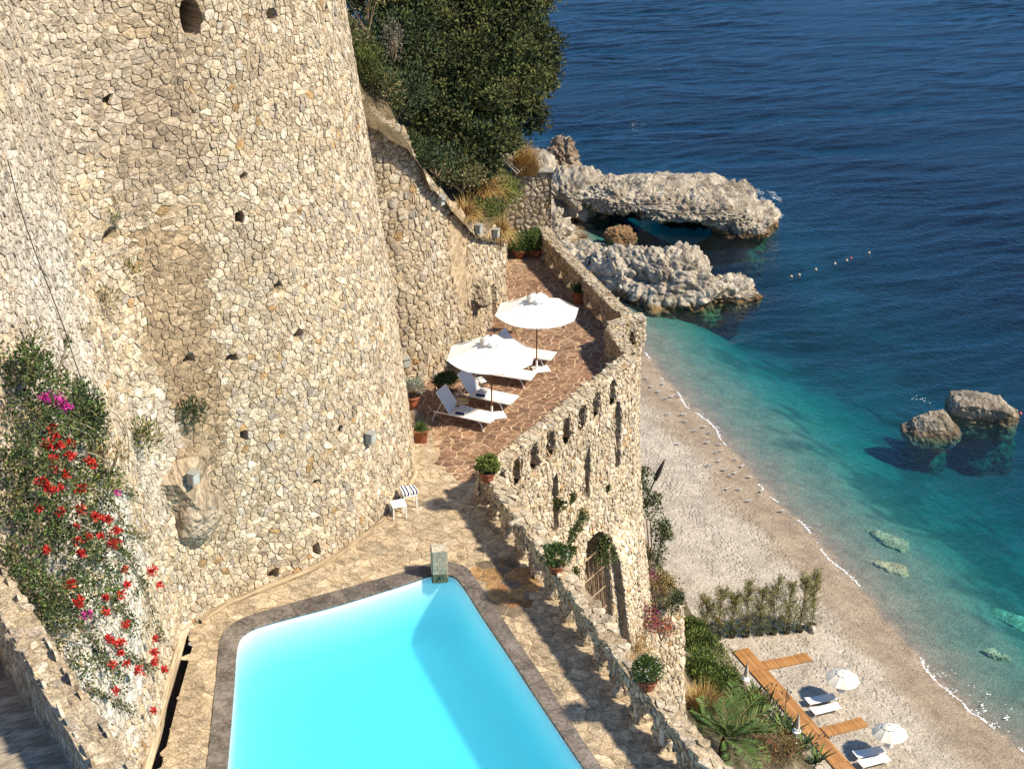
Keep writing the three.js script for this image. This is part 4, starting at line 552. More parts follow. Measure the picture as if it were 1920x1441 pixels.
// ---- shrubs and dry grass above the terrace
grass('dry_grass', 'tall round tuft of straw-coloured grass on top of the terrace end wall', atZ(984, 325, -59.9), 800, 1.75, 0.75, 0.045, STRAW, 211, 0.6);
grass('dry_grass', 'small orange grass tuft at the edge of the end wall coping', atZ(1000, 326, -59.9), 300, 0.9, 0.7, 0.04, STRAW, 212, 0.5);
{ const q = (px, py) => { const [u, v] = backPick(px, py); return backSurf.pos(u, v, -0.25); };
  grass('dry_grass', 'sloping swathe of orange grass beside the white wooden rails', atZ(905, 365, -54.6), 800, 1.9, 1.0, 0.045, STRAW, 213, 0.9);
  grass('dry_grass', 'bright orange grass hanging over the retaining wall by the wall lamp', atZ(874, 408, -50.4), 520, 1.3, 1.0, 0.04, STRAW, 214, 1.0);
  grass('dry_grass', 'orange grass at the end of the retaining wall top', atZ(938, 436, -53.2), 460, 1.15, 1.1, 0.04, STRAW, 215, 1.1);
  grass('dry_grass', 'rust-coloured withered grass below the hanging lamp', atZ(838, 402, -48.9), 260, 0.8, 1.0, 0.035, [[0.3, 0.15, 0.06], [0.38, 0.2, 0.08]], 216, 1.0);
  bush('shrub', 'lime green feathery shrub on the retaining wall beside the end wall', 'shrub', atZ(940, 400, -55), [0.95, 1.1, 0.8], 1500, 0.16, 0.035, LIME, 217, { up: 0.9 });
  bush('shrub', 'olive shrub mixed into the dry grass over the retaining wall', 'shrub', atZ(900, 420, -51.8), [0.9, 0.7, 0.7], 1300, 0.12, 0.04, [...OLIVE, ...LIME], 218, { up: 0.5 });
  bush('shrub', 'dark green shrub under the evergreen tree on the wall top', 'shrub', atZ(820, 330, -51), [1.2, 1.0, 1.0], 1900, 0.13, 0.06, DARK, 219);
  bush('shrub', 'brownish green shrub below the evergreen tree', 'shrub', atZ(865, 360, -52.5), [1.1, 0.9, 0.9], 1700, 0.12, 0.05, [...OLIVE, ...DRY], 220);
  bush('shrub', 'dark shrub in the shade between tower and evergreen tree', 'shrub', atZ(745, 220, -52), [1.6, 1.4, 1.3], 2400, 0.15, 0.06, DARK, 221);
  bush('shrub', 'green feathery shrub beside the tower on the dark hillside', 'shrub', atZ(700, 170, -47.5), [0.7, 1.2, 0.7], 1200, 0.2, 0.03, [...OLIVE, ...LIME], 222, { up: 1.2 });
  bush('shrub', 'tall rust-tinged shrub on the hillside next to the tower top', 'shrub', atZ(690, 60, -52), [1.4, 2.2, 1.2], 2200, 0.15, 0.05, [...DARK, ...DRY], 223);
  bush('shrub', 'shady shrub on the hillside behind the pale dry branches', 'shrub', atZ(740, 60, -58), [2.2, 3.2, 1.6], 6000, 0.19, 0.09, DARK, 224, { lumps: 20 });
  bush('shrub', 'scrubby olive shrub on the bare earth above the retaining wall', 'shrub', atZ(712, 215, -48.5), [0.9, 0.9, 0.8], 1600, 0.13, 0.05, [...OLIVE, ...DARK, ...DRY], 228); bush('shrub', 'low green shrub beside the tower where the retaining wall starts', 'shrub', atZ(690, 160, -49.5), [0.9, 1.1, 0.8], 1600, 0.13, 0.05, [...OLIVE, ...DARK], 229);
  [[-5.7, -47.5, 'dark scrub right beside the tower on the bank'], [-5.0, -47.3, 'olive scrub on the bank between tower and wall top'], [-4.35, -47.5, 'green scrub growing over the edge of the retaining wall'], [-3.8, -48.2, 'scrub on the wall top below the dark shrubs'], [-5.3, -48.6, 'thick scrub higher on the bank beside the tower']].forEach(([x, z, l], i) => bush('shrub', l, 'shrub', V(x, hillY(x, z) - 0.15, z), [0.75, 0.7, 0.7], 1300, 0.13, 0.05, i % 2 ? [...OLIVE, ...DARK] : [...OLIVE, ...DRY, ...DARK], 240 + i));
  bush('shrub', 'dark shrub filling the gap between tower top and tree', 'shrub', atZ(672, 20, -60), [3.0, 3.4, 1.6], 8000, 0.22, 0.1, [...DARK, ...OLIVE], 227, { lumps: 26 });
  bush('shrub', 'leafy dark shrub low on the hillside under the tree', 'shrub', atZ(770, 160, -55), [1.8, 2.2, 1.4], 2400, 0.15, 0.07, DARK, 225);
  bush('shrub', 'pale grey dry shrub hanging on the dark hillside', 'shrub', atZ(738, 115, -51.5), [0.42, 1.15, 0.4], 700, 0.1, 0.03, [[0.24, 0.21, 0.17], [0.32, 0.28, 0.23], [0.17, 0.15, 0.11], [0.08, 0.08, 0.04]], 226, { up: -0.4, lumps: 18 });
}
{ // white rails lying on the wall top
  const t = thing('wooden_rails', 'weathered white wooden rails lying on the wall top in dry grass', 'rails'), m = std(0.62, 0.58, 0.52, 0.8, { map: rockTex }); for (let k = 0; k < 4; k++) mesh('rail', bar(atZ(932 + k * 7, 288 + k * 3, -60.2 - k * 0.1), atZ(970 + k * 4, 326 - k * 4, -58.9 - k * 0.2), 0.035, 0.035, 6), m, t);
}
// ---- plants rooted in the tower wall
{
  const on = (px, py, h = 0.02) => { const [u, v] = towerPick(px, py); return towerSurf.pos(u, v, h); };
  const wallPlants = [[348, 765, 0.42, 420, DARK, 'dark green plant hanging from a crack in the tower wall', 0.1], [248, 815, 0.5, 420, [...LIME, ...DRY], 'yellow-green wiry plant on the cliff wall beside the tower', 0.9], [184, 560, 0.38, 260, DRY, 'round dry grey shrub on the cliff wall below the hanging wire', 0.3], [240, 500, 0.28, 200, [...LIME, ...STRAW], 'small yellow and green plant high on the cliff wall', 0.5], [362, 865, 0.22, 160, [...LIME, ...DRY], 'mossy plant on the hollow above the big boulder', 0.2], [205, 402, 0.2, 130, LIME, 'tiny bright green plant beside a hollow in the wall', 0.3], [215, 375, 0.25, 90, DRY, 'dry twigs in a hollow of the wall', 0.1], [45, 630, 0.4, 150, DRY, 'withered reddish plant on the cliff wall', 0.2], [150, 622, 0.2, 110, DRY, 'small dry plant beside the hanging wire', 0.3], [190, 640, 0.22, 90, DRY, 'withered stubble on the cliff wall', 0.3], [319, 1046, 0.13, 60, GREEN, 'small green weed below the big boulder', 0.3], [448, 1105, 0.13, 70, GREEN, 'green weed at the foot of the tower by the pool', 0.6], [684, 992, 0.16, 70, GREEN, 'green weed at the foot of the tower near the white stools', 0.6], [332, 1228, 0.1, 50, LIME, 'small light green weed above the open drain', 0.5]];
  wallPlants.forEach(([px, py, r, n, cols, label, up], i) => { const p = on(px, py, r * 0.4), t = thing('wall_plant', label, 'plant', p.toArray()), G = new Geo(), R = rng(300 + i); clump(G, V(0, -r * 0.1, 0), [r, r, r * 0.6], n, r * 0.32, r * 0.07 + 0.008, cols, R, { up, inner: 0.6 }); mesh('foliage', G.build(), leafMat, t); mesh('stem', bar(V(-0.05, 0, 0), V(-0.6 * r, 0, -0.2 * r), 0.015, 0.02, 5), stemMat, t); });
  // the bougainvillea that pours over the cliff wall
  const R = rng(401), t = thing('bougainvillea', 'bougainvillea with scarlet flowers trailing down the white cliff wall', 'climbing plant'), G = new Geo(), poly = [[-30, 640], [40, 690], [110, 720], [150, 760], [165, 830], [195, 900], [215, 980], [245, 1050], [262, 1130], [240, 1190], [270, 1250], [225, 1330], [170, 1330], [90, 1230], [-30, 1060]];
  const dens = (px, py) => clamp(1.15 - (px - 20) / 260 - Math.max(0, py - 1100) / 420, 0.12, 1);
  for (let k = 0; k < 720; k++) { const px = R.r(-20, 285), py = R.r(650, 1335); if (!inPoly(px, py, poly) || R() > dens(px, py)) continue; const w = dens(px, py), p = on(px, py, R.r(0.05, 0.25 + 0.65 * w)), yellow = px > 120 && px < 210 && py < 930; clump(G, p, [0.26, 0.24, 0.22].map((x) => x * R.r(0.7, 1.2)), Math.round(R.r(26, 60)), 0.085, 0.05, yellow && R() < 0.6 ? [...LIME, ...DRY] : R() < 0.2 ? [...DRY, ...OLIVE] : R() < 0.5 ? [...DARK, ...OLIVE] : [...GREEN, ...DARK], R, { inner: 0.6 }); }
  const vine = (pts, n) => { const P = pts.map(([a, b]) => on(a, b, 0.1)), c = new THREE.CatmullRomCurve3(P); mesh('stem', new THREE.TubeGeometry(c, 30, 0.012, 5), stemMat, t); for (let i = 0; i < n; i++) { const q = c.getPoint(R()); clump(G, q, [0.09, 0.09, 0.09], 7, 0.075, 0.045, [...DARK, ...OLIVE], R); } };
  for (const [p, n] of [[[[165, 960], [200, 1020], [235, 1050], [265, 1110], [285, 1170], [295, 1200]], 70], [[[140, 1000], [190, 1060], [215, 1130], [240, 1175]], 50], [[[190, 1200], [225, 1225], [250, 1240], [280, 1258]], 40], [[[175, 900], [215, 915], [250, 930]], 24], [[[190, 925], [240, 1000], [275, 1005]], 24], [[[150, 1290], [200, 1310], [245, 1335]], 36], [[[205, 1150], [240, 1120], [262, 1095]], 16], [[[100, 700], [115, 650], [118, 620]], 10], [[[30, 900], [90, 840], [130, 760], [140, 710]], 60], [[[10, 1010], [90, 1100], [160, 1190], [195, 1250]], 50], [[[60, 820], [150, 900], [190, 880]], 30], [[[95, 870], [150, 810], [190, 780]], 30]]) vine(p, n);
  for (let k = 0; k < 34; k++) { const px = R.r(0, 190), py = R.r(760, 1200), a = R.r(-1.2, 1.6), q = []; for (let i = 0; i < 5; i++) q.push(on(clamp(px + Math.cos(a) * i * 16 + i * 4, -10, 280), clamp(py - Math.sin(a) * i * 14 + i * i * 3, 650, 1330), 0.15 + 0.5 * dens(px, py) * Math.sin(0.5 + i * 0.6))); mesh('stem', tube(q, R.r(0.008, 0.018), 5, 14), std(0.36, 0.30, 0.22, 0.9), t); }
  mesh('foliage', G.build(), leafMat, t);
  const red = [[0.50, 0.012, 0.01], [0.60, 0.025, 0.015], [0.36, 0.006, 0.008], [0.66, 0.05, 0.025]], mag = [[0.50, 0.02, 0.24], [0.62, 0.04, 0.32], [0.40, 0.01, 0.2]], flowerMat = new THREE.MeshStandardMaterial({ vertexColors: true, roughness: 0.7, side: THREE.DoubleSide });
  const spots = [[15, 827, 1.1], [27, 850, 1.1], [37, 828, 0.8], [57, 823, 1.0], [58, 848, 1.0], [105, 863, 1.2], [53, 882, 1.0], [10, 893, 1.3], [20, 907, 1.3], [43, 907, 0.8], [82, 910, 1.2], [87, 947, 1.2], [45, 950, 0.9], [23, 798, 0.9], [32, 808, 0.7], [117, 963, 0.9], [140, 973, 1.3], [163, 993, 1.2], [162, 1015, 1.7], [77, 1007, 0.9], [90, 1030, 1.0], [62, 1083, 1.1], [83, 1117, 1.3], [253, 1070, 1.3], [267, 1097, 0.8], [182, 1068, 0.8], [192, 1095, 0.8], [180, 1113, 0.9], [143, 1117, 0.8], [147, 1142, 0.6], [198, 1170, 0.8], [160, 1190, 0.7], [187, 1200, 1.2], [193, 1220, 0.7], [177, 1242, 0.7], [263, 1198, 0.8], [260, 1223, 1.0], [260, 1243, 1.0], [277, 1255, 0.9], [230, 1257, 1.1], [257, 1330, 0.6], [187, 1293, 0.7], [207, 1240, 0.6], [18, 1020, 0.7], [167, 1198, 0.7], [4, 940, 1.0], [30, 870, 0.8], [130, 1000, 0.7], [100, 1000, 0.7], [75, 980, 0.6]];
  for (const [px, py, s0] of spots) { const s = s0 * 0.8; const F = new Geo(), p = on(px, py, 0.3 + 0.5 * dens(px, py)); for (let k = 0; k < 6; k++) clump(F, V(p.x + R.r(-0.07, 0.07) * s, p.y + R.r(-0.06, 0.06) * s, p.z + R.r(-0.05, 0.05)), [0.075 * s, 0.065 * s, 0.07 * s], Math.round(16 * s), 0.065, 0.05, red, R, { inner: 0.7 }); mesh('flower_cluster', F.build(), flowerMat, t); }
  for (const [px, py, s] of [[22, 742, 1.3], [36, 752, 1.4], [48, 758, 0.8], [101, 1146, 0.9], [157, 922, 0.5], [8, 735, 0.8]]) { const F = new Geo(), p = on(px, py, 0.45 + 0.4 * dens(px, py)); for (let k = 0; k < 4; k++) clump(F, V(p.x + R.r(-0.08, 0.08) * s, p.y + R.r(-0.06, 0.06) * s, p.z), [0.08 * s, 0.065 * s, 0.07 * s], Math.round(16 * s), 0.065, 0.05, mag, R, { inner: 0.7 }); const f = mesh('flower_cluster', F.build(), flowerMat, t); f.userData.label = 'magenta flower cluster'; }
  // tall dark shrub rising out of it
  const sp = on(132, 790, 0.35); bush('shrub', 'upright dark green shrub rising out of the bougainvillea', 'shrub', V(sp.x, sp.y - 0.7, sp.z), [0.42, 1.1, 0.35], 1100, 0.09, 0.05, DARK, 405, { lumps: 14 });
  const sp2 = on(165, 860, 0.4); bush('shrub', 'dry yellowish shrub at the edge of the bougainvillea', 'shrub', V(sp2.x, sp2.y - 0.4, sp2.z), [0.6, 0.7, 0.4], 1100, 0.08, 0.03, [...DRY, ...STRAW, ...OLIVE], 406);
  const sp3 = on(15, 690, 0.4); bush('shrub', 'leafy green shrub at the top of the bougainvillea', 'shrub', V(sp3.x, sp3.y - 0.3, sp3.z), [0.5, 0.6, 0.4], 800, 0.09, 0.05, [...GREEN, ...OLIVE], 407);
  // wire hung across the cliff wall
  const wp = []; for (const [a, b] of [[0, 300], [30, 410], [70, 520], [105, 610], [135, 700], [165, 770], [195, 815]]) wp.push(on(a, b, 0.14)); single('hanging_wire', tube(wp, 0.012, 5, 60), std(0.05, 0.045, 0.04), 'thin black wire hanging down the cliff wall', 'wire');
  const hb = on(348, 935, -0.12); single('boulder', mergeGeometries([blob(V(hb.x, hb.y + 0.35, hb.z), [1.25, 0.9, 0.75], 0.75, 411, 0.09, 34, (p) => mixc([0.44, 0.35, 0.25], [0.60, 0.50, 0.38], clamp(0.5 + fbm(p.x * 3, p.y * 1.2, p.z * 3, 4)))), blob(V(hb.x + 0.12, hb.y - 0.4, hb.z - 0.08), [0.85, 1.0, 0.7], 0.75, 415, 0.09, 30, (p) => mixc([0.42, 0.34, 0.25], [0.60, 0.51, 0.40], clamp(0.5 + fbm(p.x * 3, p.y * 1.2, p.z * 3, 4))))]), rockMat, 'smooth tan boulder built into the foot of the tower wall', 'boulder');
  const h2 = on(212, 400, -0.18); single('boulder', blob(h2, [0.36, 0.42, 0.4], 0.3, 412, 0.2, 14, () => [0.46, 0.38, 0.29]), rockMat, 'rounded stone bulging out of the cliff wall', 'boulder');
  const [bu, bv] = backPick(888, 548), b2 = backSurf.pos(bu, bv, 0.05); single('boulder', blob(b2, [0.75, 0.7, 0.6], -0.5, 413, 0.24, 26, (p) => mixc([0.36, 0.30, 0.22], [0.54, 0.45, 0.34], 0.5 + fbm(p.x * 2, p.y * 2, p.z * 2, 3))), rockMat, 'rounded boulder overhanging the loungers in the retaining wall', 'boulder');
}
// ---- plants on the outer wall
{
  const on = (px, py, h = 0.05) => { const [u, v] = frontPick(px, py); return frontSurf.pos(u, v, h); };
  [[1068, 932, 0.16, 'round green tuft high on the outer wall'], [1045, 945, 0.22, 'leafy weed growing from a slit in the outer wall'], [1085, 965, 0.26, 'dark weed hanging on the outer wall above the trellis'], [1075, 985, 0.24, 'green weed below the slits of the outer wall'], [1065, 1003, 0.22, 'lowest of the weeds in a line on the outer wall'], [1136, 915, 0.1, 'tiny green plant on the outer wall'], [1126, 1035, 0.5, 'leafy climber over the trellised recess'], [1128, 1012, 0.26, 'small climber above the trellised recess'], [1064, 1030, 0.22, 'weed behind the round potted bush on the parapet'], [1074, 1072, 0.2, 'weed on the outer wall below the round potted bush']].forEach(([px, py, r, label], i) => { const t = thing('wall_plant', label, 'plant', on(px, py, r * 0.4).toArray()), G = new Geo(), R = rng(450 + i); clump(G, V(0, 0, 0), [r, r, r * 0.7], Math.round(60 + 700 * r), 0.1, 0.06, i % 2 ? OLIVE : [...GREEN, ...OLIVE], R, { inner: 0.6 }); mesh('foliage', G.build(), leafMat, t); mesh('stem', bar(V(0, -r * 0.5, 0), V(-0.3 * r, 0, -0.8 * r), 0.012, 0.01, 5), stemMat, t); });
  const c = V(5.5, 24.9, -50.2), R = rng(470), t = thing('tall_shrub', 'tall dark leafy shrub growing up the outer corner of the terrace wall', 'shrub', c.toArray()), G = new Geo();
  for (const [px, py, r] of [[1210, 890, 0.3], [1205, 915, 0.3], [1222, 960, 0.55], [1238, 985, 0.42], [1230, 1000, 0.5], [1248, 985, 0.3], [1222, 1030, 0.45], [1240, 1020, 0.45], [1215, 940, 0.3], [1228, 935, 0.25], [1252, 1005, 0.2], [1232, 1050, 0.35]]) { const p = atZ(px, py, -50.4); for (let k = 0; k < 7; k++) clump(G, V(p.x - c.x + R.r(-r, r) * 0.7, p.y - c.y + R.r(-r, r) * 0.8, p.z - c.z + R.r(-r, r) * 0.6), [0.16, 0.18, 0.16], 30, 0.12, 0.06, [...DARK, ...OLIVE], R); }
  mesh('foliage', G.build(), leafMat, t); for (let k = 0; k < 4; k++) mesh('stem', tube([V(0, 0, 0), V(0.1 * k - 0.1, 1.4, 0), V(0.15 * k - 0.35, 3.2, -0.1)], 0.03, 6, 12), stemMat, t);
  const a = atZ(1207, 945, -50.6), b = atZ(1244, 866, -50.6), s = thing('closed_parasol', 'dark folded parasol leaning out above the beach beside the tall shrub', 'parasol', a.toArray()); const d = b.clone().sub(a); mesh('pole', bar(V(0, 0, 0), d.clone().multiplyScalar(0.75), 0.03, 0.03, 6), std(0.03, 0.022, 0.018), s); const g = lathe([[0.02, 0], [0.09, 0.1], [0.1, 0.5], [0.05, 1.0], [0.008, 1.25]].map(([x, y]) => [x, y * d.length() * 0.42]), 10); g.applyQuaternion(new THREE.Quaternion().setFromUnitVectors(V(0, 1, 0), d.clone().normalize())); g.translate(d.x * 0.55, d.y * 0.55, d.z * 0.55); mesh('folded_canopy', g, std(0.025, 0.018, 0.015, 0.9), s);
}
// ---- the planted slope
{
  const sp = (px, py, y = 0) => { const p = slopePick(px, py); p.y += y; return p; }, top = (px, py) => { const p = at(px, py, 24.6); return p; };
  const mag = [[0.42, 0.04, 0.2], [0.5, 0.08, 0.28], [0.3, 0.03, 0.14], [0.16, 0.17, 0.06]], rust = [[0.34, 0.06, 0.04], [0.42, 0.1, 0.05], [0.3, 0.16, 0.06]];
  bush('bougainvillea', 'magenta bougainvillea on top of the lower bastion', 'climbing plant', top(1192, 1115), [0.9, 1.0, 0.7], 1500, 0.09, 0.055, mag, 501);
  bush('bougainvillea', 'dark pink bougainvillea spilling down the face of the lower bastion', 'climbing plant', atZ(1200, 1185, -46.6), [0.9, 1.0, 0.6], 1500, 0.09, 0.05, [...mag, ...rust, ...OLIVE], 502);
  bush('shrub', 'amber and green shrub at the outer corner of the bastion', 'shrub', top(1245, 1118), [0.8, 0.75, 0.7], 1300, 0.1, 0.045, [...STRAW, ...OLIVE, ...DRY], 503);
  bush('shrub', 'dark green round shrub on the bastion beside the amber one', 'shrub', top(1258, 1140), [0.6, 0.6, 0.6], 1100, 0.1, 0.045, DARK, 504);
  bush('shrub', 'rust-red creeper on the pale bastion wall', 'shrub', atZ(1240, 1200, -47.6), [0.5, 0.9, 0.35], 700, 0.09, 0.05, rust, 505);
  bush('shrub', 'straw-coloured shrub below the bastion next to the parapet', 'shrub', atZ(1190, 1235, -44.6), [0.8, 0.8, 0.5], 1100, 0.12, 0.03, STRAW, 506);
  bush('shrub', 'yellow-green shrub between parapet and bastion', 'shrub', atZ(1210, 1270, -44), [0.6, 0.5, 0.5], 800, 0.1, 0.035, LIME, 507);
  const list = [[1310, 1232, 1.5, 'bright green shrub where the slope meets the boardwalk'], [1330, 1262, 1.7, 'broad leafy green shrub in the middle of the slope'], [1352, 1296, 1.2, 'fresh green shrub beside the folded beach parasol'], [1345, 1315, 1.6, 'leafy shrub behind the orange grass on the slope'], [1395, 1335, 1.5, 'green shrub beside the reddish undergrowth'], [1305, 1275, 1.3, 'green shrub at the foot of the bastion'], [1296, 1190, 0.9, 'creeping green shrub on the outer flank of the bastion'], [1305, 1225, 1.1, 'green shrub clinging below the outer flank of the bastion']];
  list.forEach(([px, py, r, l], i) => bush('shrub', l, 'shrub', sp(px, py), [r, r * 0.75, r], 2300, 0.2, 0.07, i % 2 ? [...GREEN, ...LIME] : [...GREEN, ...LIME, ...LIME, ...OLIVE], 520 + i, { up: 0.5 }));
  [[1400, 1370, 1.4, 'reddish brown dry undergrowth on the slope'], [1440, 1400, 1.4, 'rust-coloured undergrowth lower on the slope'], [1420, 1320, 1.0, 'withered brown shrub among the green ones'], [1470, 1430, 1.4, 'brown tangled undergrowth at the bottom of the slope']].forEach(([px, py, r, l], i) => bush('shrub', l, 'shrub', sp(px, py), [r, r * 0.6, r], 1500, 0.16, 0.04, [...rust, ...DRY, ...OLIVE], 540 + i));
  grass('dry_grass', 'large orange grass tuft in the middle of the planted slope', sp(1314, 1352), 900, 3.0, 0.75, 0.08, STRAW, 551, 0.7);
  // aloes along the lower edge
  for (let k = 0; k < 11; k++) { const px = [1440, 1465, 1490, 1455, 1480, 1505, 1520, 1500, 1535, 1430, 1470][k], py = [1300, 1320, 1345, 1350, 1375, 1370, 1400, 1400, 1425, 1330, 1410][k], R = rng(560 + k), t = thing('aloe', 'spiky aloe with fleshy dark green leaves beside the boardwalk', 'aloe', sp(px, py, 0.05).toArray(), R() * 6, 'aloes along the lower edge of the slope'); for (let i = 0; i < 15; i++) { const a = i * 2.4, e = R.r(0.35, 1.25), d = V(Math.cos(a) * Math.cos(e), Math.sin(e), Math.sin(a) * Math.cos(e)), L = R.r(1.1, 1.9), p = d.clone().multiplyScalar(L); p.y -= 0.12; const G = new Geo(), c = R() < 0.3 ? [0.16, 0.2, 0.05] : [0.05, 0.085, 0.03], s = V(-d.z, 0, d.x).normalize().multiplyScalar(0.1), mid = d.clone().multiplyScalar(L * 0.5).add(V(0, 0.06, 0)); const q = [V(0, 0, 0).sub(s), V(0, 0, 0).add(s), mid.clone().add(s.clone().multiplyScalar(0.8)), mid.clone().sub(s.clone().multiplyScalar(0.8)), p, V(0, 0.06, 0), mid.clone().add(V(0, -0.06, 0))].map((v) => G.v(v.x, v.y, v.z, c)); G.q(q[0], q[1], q[2], q[3]); G.t(q[3], q[2], q[4]); G.q(q[0], q[3], q[6], q[1]); G.t(q[6], q[2], q[4]); mesh('leaf', G.build(), leafMat, t); } }
  // palm
  { const R = rng(590), b = sp(1352, 1425, 1.2), t = thing('palm', 'low palm with arching feathery green fronds next to the parapet', 'palm', b.toArray()); mesh('trunk', lathe([[0.32, -1.2], [0.34, -0.3], [0.26, 0.2], [0.12, 0.5]], 12), bark, t);
    for (let k = 0; k < 22; k++) { const a = k * 2.4 + R.r(-0.2, 0.2), e = R.r(0.35, 1.35), L = R.r(2.8, 4.0), G = new Geo(), P = (s) => { const h = Math.cos(e) * L * s, y = Math.sin(e) * L * s - 1.1 * s * s * (0.4 + Math.cos(e)); return V(Math.cos(a) * h, y + 0.3, Math.sin(a) * h); }, side = V(-Math.sin(a), 0, Math.cos(a)), c0 = R.pick([[0.10, 0.17, 0.04], [0.15, 0.22, 0.06], [0.07, 0.13, 0.03]]);
      for (let i = 3; i < 34; i++) { const s = i / 34, p = P(s), tg = P(s + 0.03).sub(p).normalize(), l = 0.75 * Math.sin(Math.PI * (0.12 + 0.8 * s)); for (const w of [-1, 1]) leafAt(G, p, tg.clone().multiplyScalar(0.75).addScaledVector(side, w).add(V(0, 0.25, 0)).normalize(), l, 0.065, c0.map((x) => x * R.r(0.8, 1.2)), R, 0.1); }
      const f = mesh('frond', G.build(), leafMat, t); mesh('midrib', tube([P(0), P(0.33), P(0.66), P(1)], 0.014, 5, 10), std(0.2, 0.24, 0.08), f); } }
  // seed heads on tall stalks
  for (const [px, py, tx, ty, n, l] of [[1405, 1405, 1470, 1318, 16, 'tall dry flower stalk with the most seed heads, leaning over the boardwalk'], [1420, 1420, 1448, 1280, 6, 'thin dry flower stalk with few seed heads beside the folded parasol'], [1490, 1435, 1548, 1370, 7, 'dry flower stalk with dark seed heads over the crosswise side walk'], [1460, 1380, 1478, 1290, 9, 'upright dry flower stalk rising from the aloes']]) { const a = sp(px, py, 0.2), q = atZ(tx, ty, a.z - 0.2), R = rng(px), t = thing('seed_stalk', l, 'flower stalk', a.toArray()), d = q.sub(a); mesh('stalk', tube([V(0, 0, 0), d.clone().multiplyScalar(0.5).add(V(0.05, 0.05, 0)), d], 0.014, 5, 12), std(0.1, 0.07, 0.05), t); for (let i = 0; i < n; i++) { const k = R.r(0.55, 1.05), p = d.clone().multiplyScalar(k).add(V(R.r(-0.35, 0.35), R.r(-0.3, 0.3), R.r(-0.2, 0.2))); const g = new THREE.IcosahedronGeometry(0.055, 1); g.scale(1, 1.3, 1); g.translate(p.x, p.y, p.z); const m = mesh('seed_head', g, std(0.07, 0.045, 0.03), t); mesh('pedicel', bar(d.clone().multiplyScalar(k - 0.12), p, 0.006, 0.006, 4), std(0.1, 0.07, 0.05), m); } }
}
// ---- row of saplings on the beach
{
  const spots = [[1322, 1200], [1345, 1196], [1372, 1192], [1398, 1190], [1425, 1186], [1450, 1183], [1475, 1180], [1500, 1176], [1522, 1170]], hs = [3.2, 3.6, 3.2, 4.0, 3.6, 4.2, 3.9, 4.2, 4.4];
  spots.forEach(([px, py], k) => {
    const p0 = at(px, py, 1.2), y = groundY(p0.x, p0.z), R = rng(600 + k), t = thing('sapling', 'slender sparse tamarisk sapling in a dark pot, one of a row across the beach', 'tree', [p0.x, y, p0.z], 0, 'tamarisk saplings in a row on the beach'), h = hs[k], G = new Geo(), B = [];
    const tr = [V(0, 0.2, 0), V(R.r(-0.08, 0.08), h * 0.4, 0), V(R.r(-0.15, 0.15), h * 0.75, 0), V(R.r(-0.2, 0.2), h, 0)]; mesh('trunk', tube(tr, 0.035, 6, 14), bark, t);
    const c = new THREE.CatmullRomCurve3(tr);
    for (let i = 0; i < 74; i++) { const s = R.r(0.06, 0.98), a = R() * 6.28, o = c.getPoint(s), L = (0.75 * (1 - s) + 0.45) * R.r(0.5, 1.2), d = V(Math.cos(a) * 0.6, 0.75, Math.sin(a) * 0.6).normalize(), e = o.clone().addScaledVector(d, L * 1.25); B.push(bar(o, e, 0.009, 0.004, 4)); for (let j = 0; j < 36; j++) { const q = o.clone().lerp(e, R.r(0.2, 1.05)).add(V(R.r(-0.1, 0.1), R.r(-0.1, 0.1), R.r(-0.1, 0.1))); leafAt(G, q, V(R() - 0.5, R() * 1.0, R() - 0.5).normalize(), 0.2 * R.r(0.5, 1.2), 0.03, R.pick([[0.23, 0.23, 0.07], [0.29, 0.26, 0.09], [0.18, 0.19, 0.055], [0.33, 0.26, 0.12]]), R); } }
    clump(G, V(0, 0.7, 0), [0.65, 0.6, 0.5], 380, 0.2, 0.035, [[0.1, 0.13, 0.035], [0.15, 0.17, 0.045], [0.19, 0.18, 0.06]], R);
    mesh('branch', mergeGeometries(B), bark, t); mesh('foliage', G.build(), leafMat, t); mesh('pot', lathe([[0, 0], [0.24, 0], [0.3, 0.3], [0.33, 0.32], [0.28, 0.33], [0.26, 0.26], [0, 0.26]], 18), std(0.03, 0.026, 0.022, 0.8), t);
  });
  const w = at(1524, 1176, 1.2); single('white_stone', blob(V(w.x, groundY(w.x, w.z) + 0.15, w.z), [0.35, 0.3, 0.3], 0, 9, 0.3, 8, () => [0.7, 0.66, 0.58]), rockMat, 'pale stone at the seaward end of the sapling row', 'stone');
}
// ---------------------------------------------------------------- stair and wall in the near corner
{
  const inner = [[-10.6, -23.6], [-4.6, -14.65]], par = parapet('parapet', 'sunlit mortared stone parapet beside the shaded stair', { inner, thick: 0.45, height: 1.7, y0: 41.6, seed: 701, size: 0.26, topSize: 0.3, topGap: 0.07, depth: 0.012, tilt: 0.03, mostIn: 90, mostTop: 60, outer: true });
  const t = thing('stone_stair', 'shaded concrete stair running along the mortared parapet', 'stair'), c = par.cv, m = std(0.52, 0.46, 0.38, 0.95, { map: rockTex, bumpMap: rockBump, bumpScale: 0.01 });
  for (let k = 0; k < 14; k++) { const u = 0.2 + k * 0.72, y = 41.45 + k * 0.12, p = c.point(u + 0.37), n = c.normal(u), d = V(-n.z, 0, n.x), g = new RoundedBoxGeometry(0.75, 0.6, 3.2, 2, 0.02); g.rotateY(Math.atan2(n.x, n.z)); g.translate(p.x + n.x * 1.55, y - 0.3, p.z + n.z * 1.55); mesh('step', g, m, t); }
}
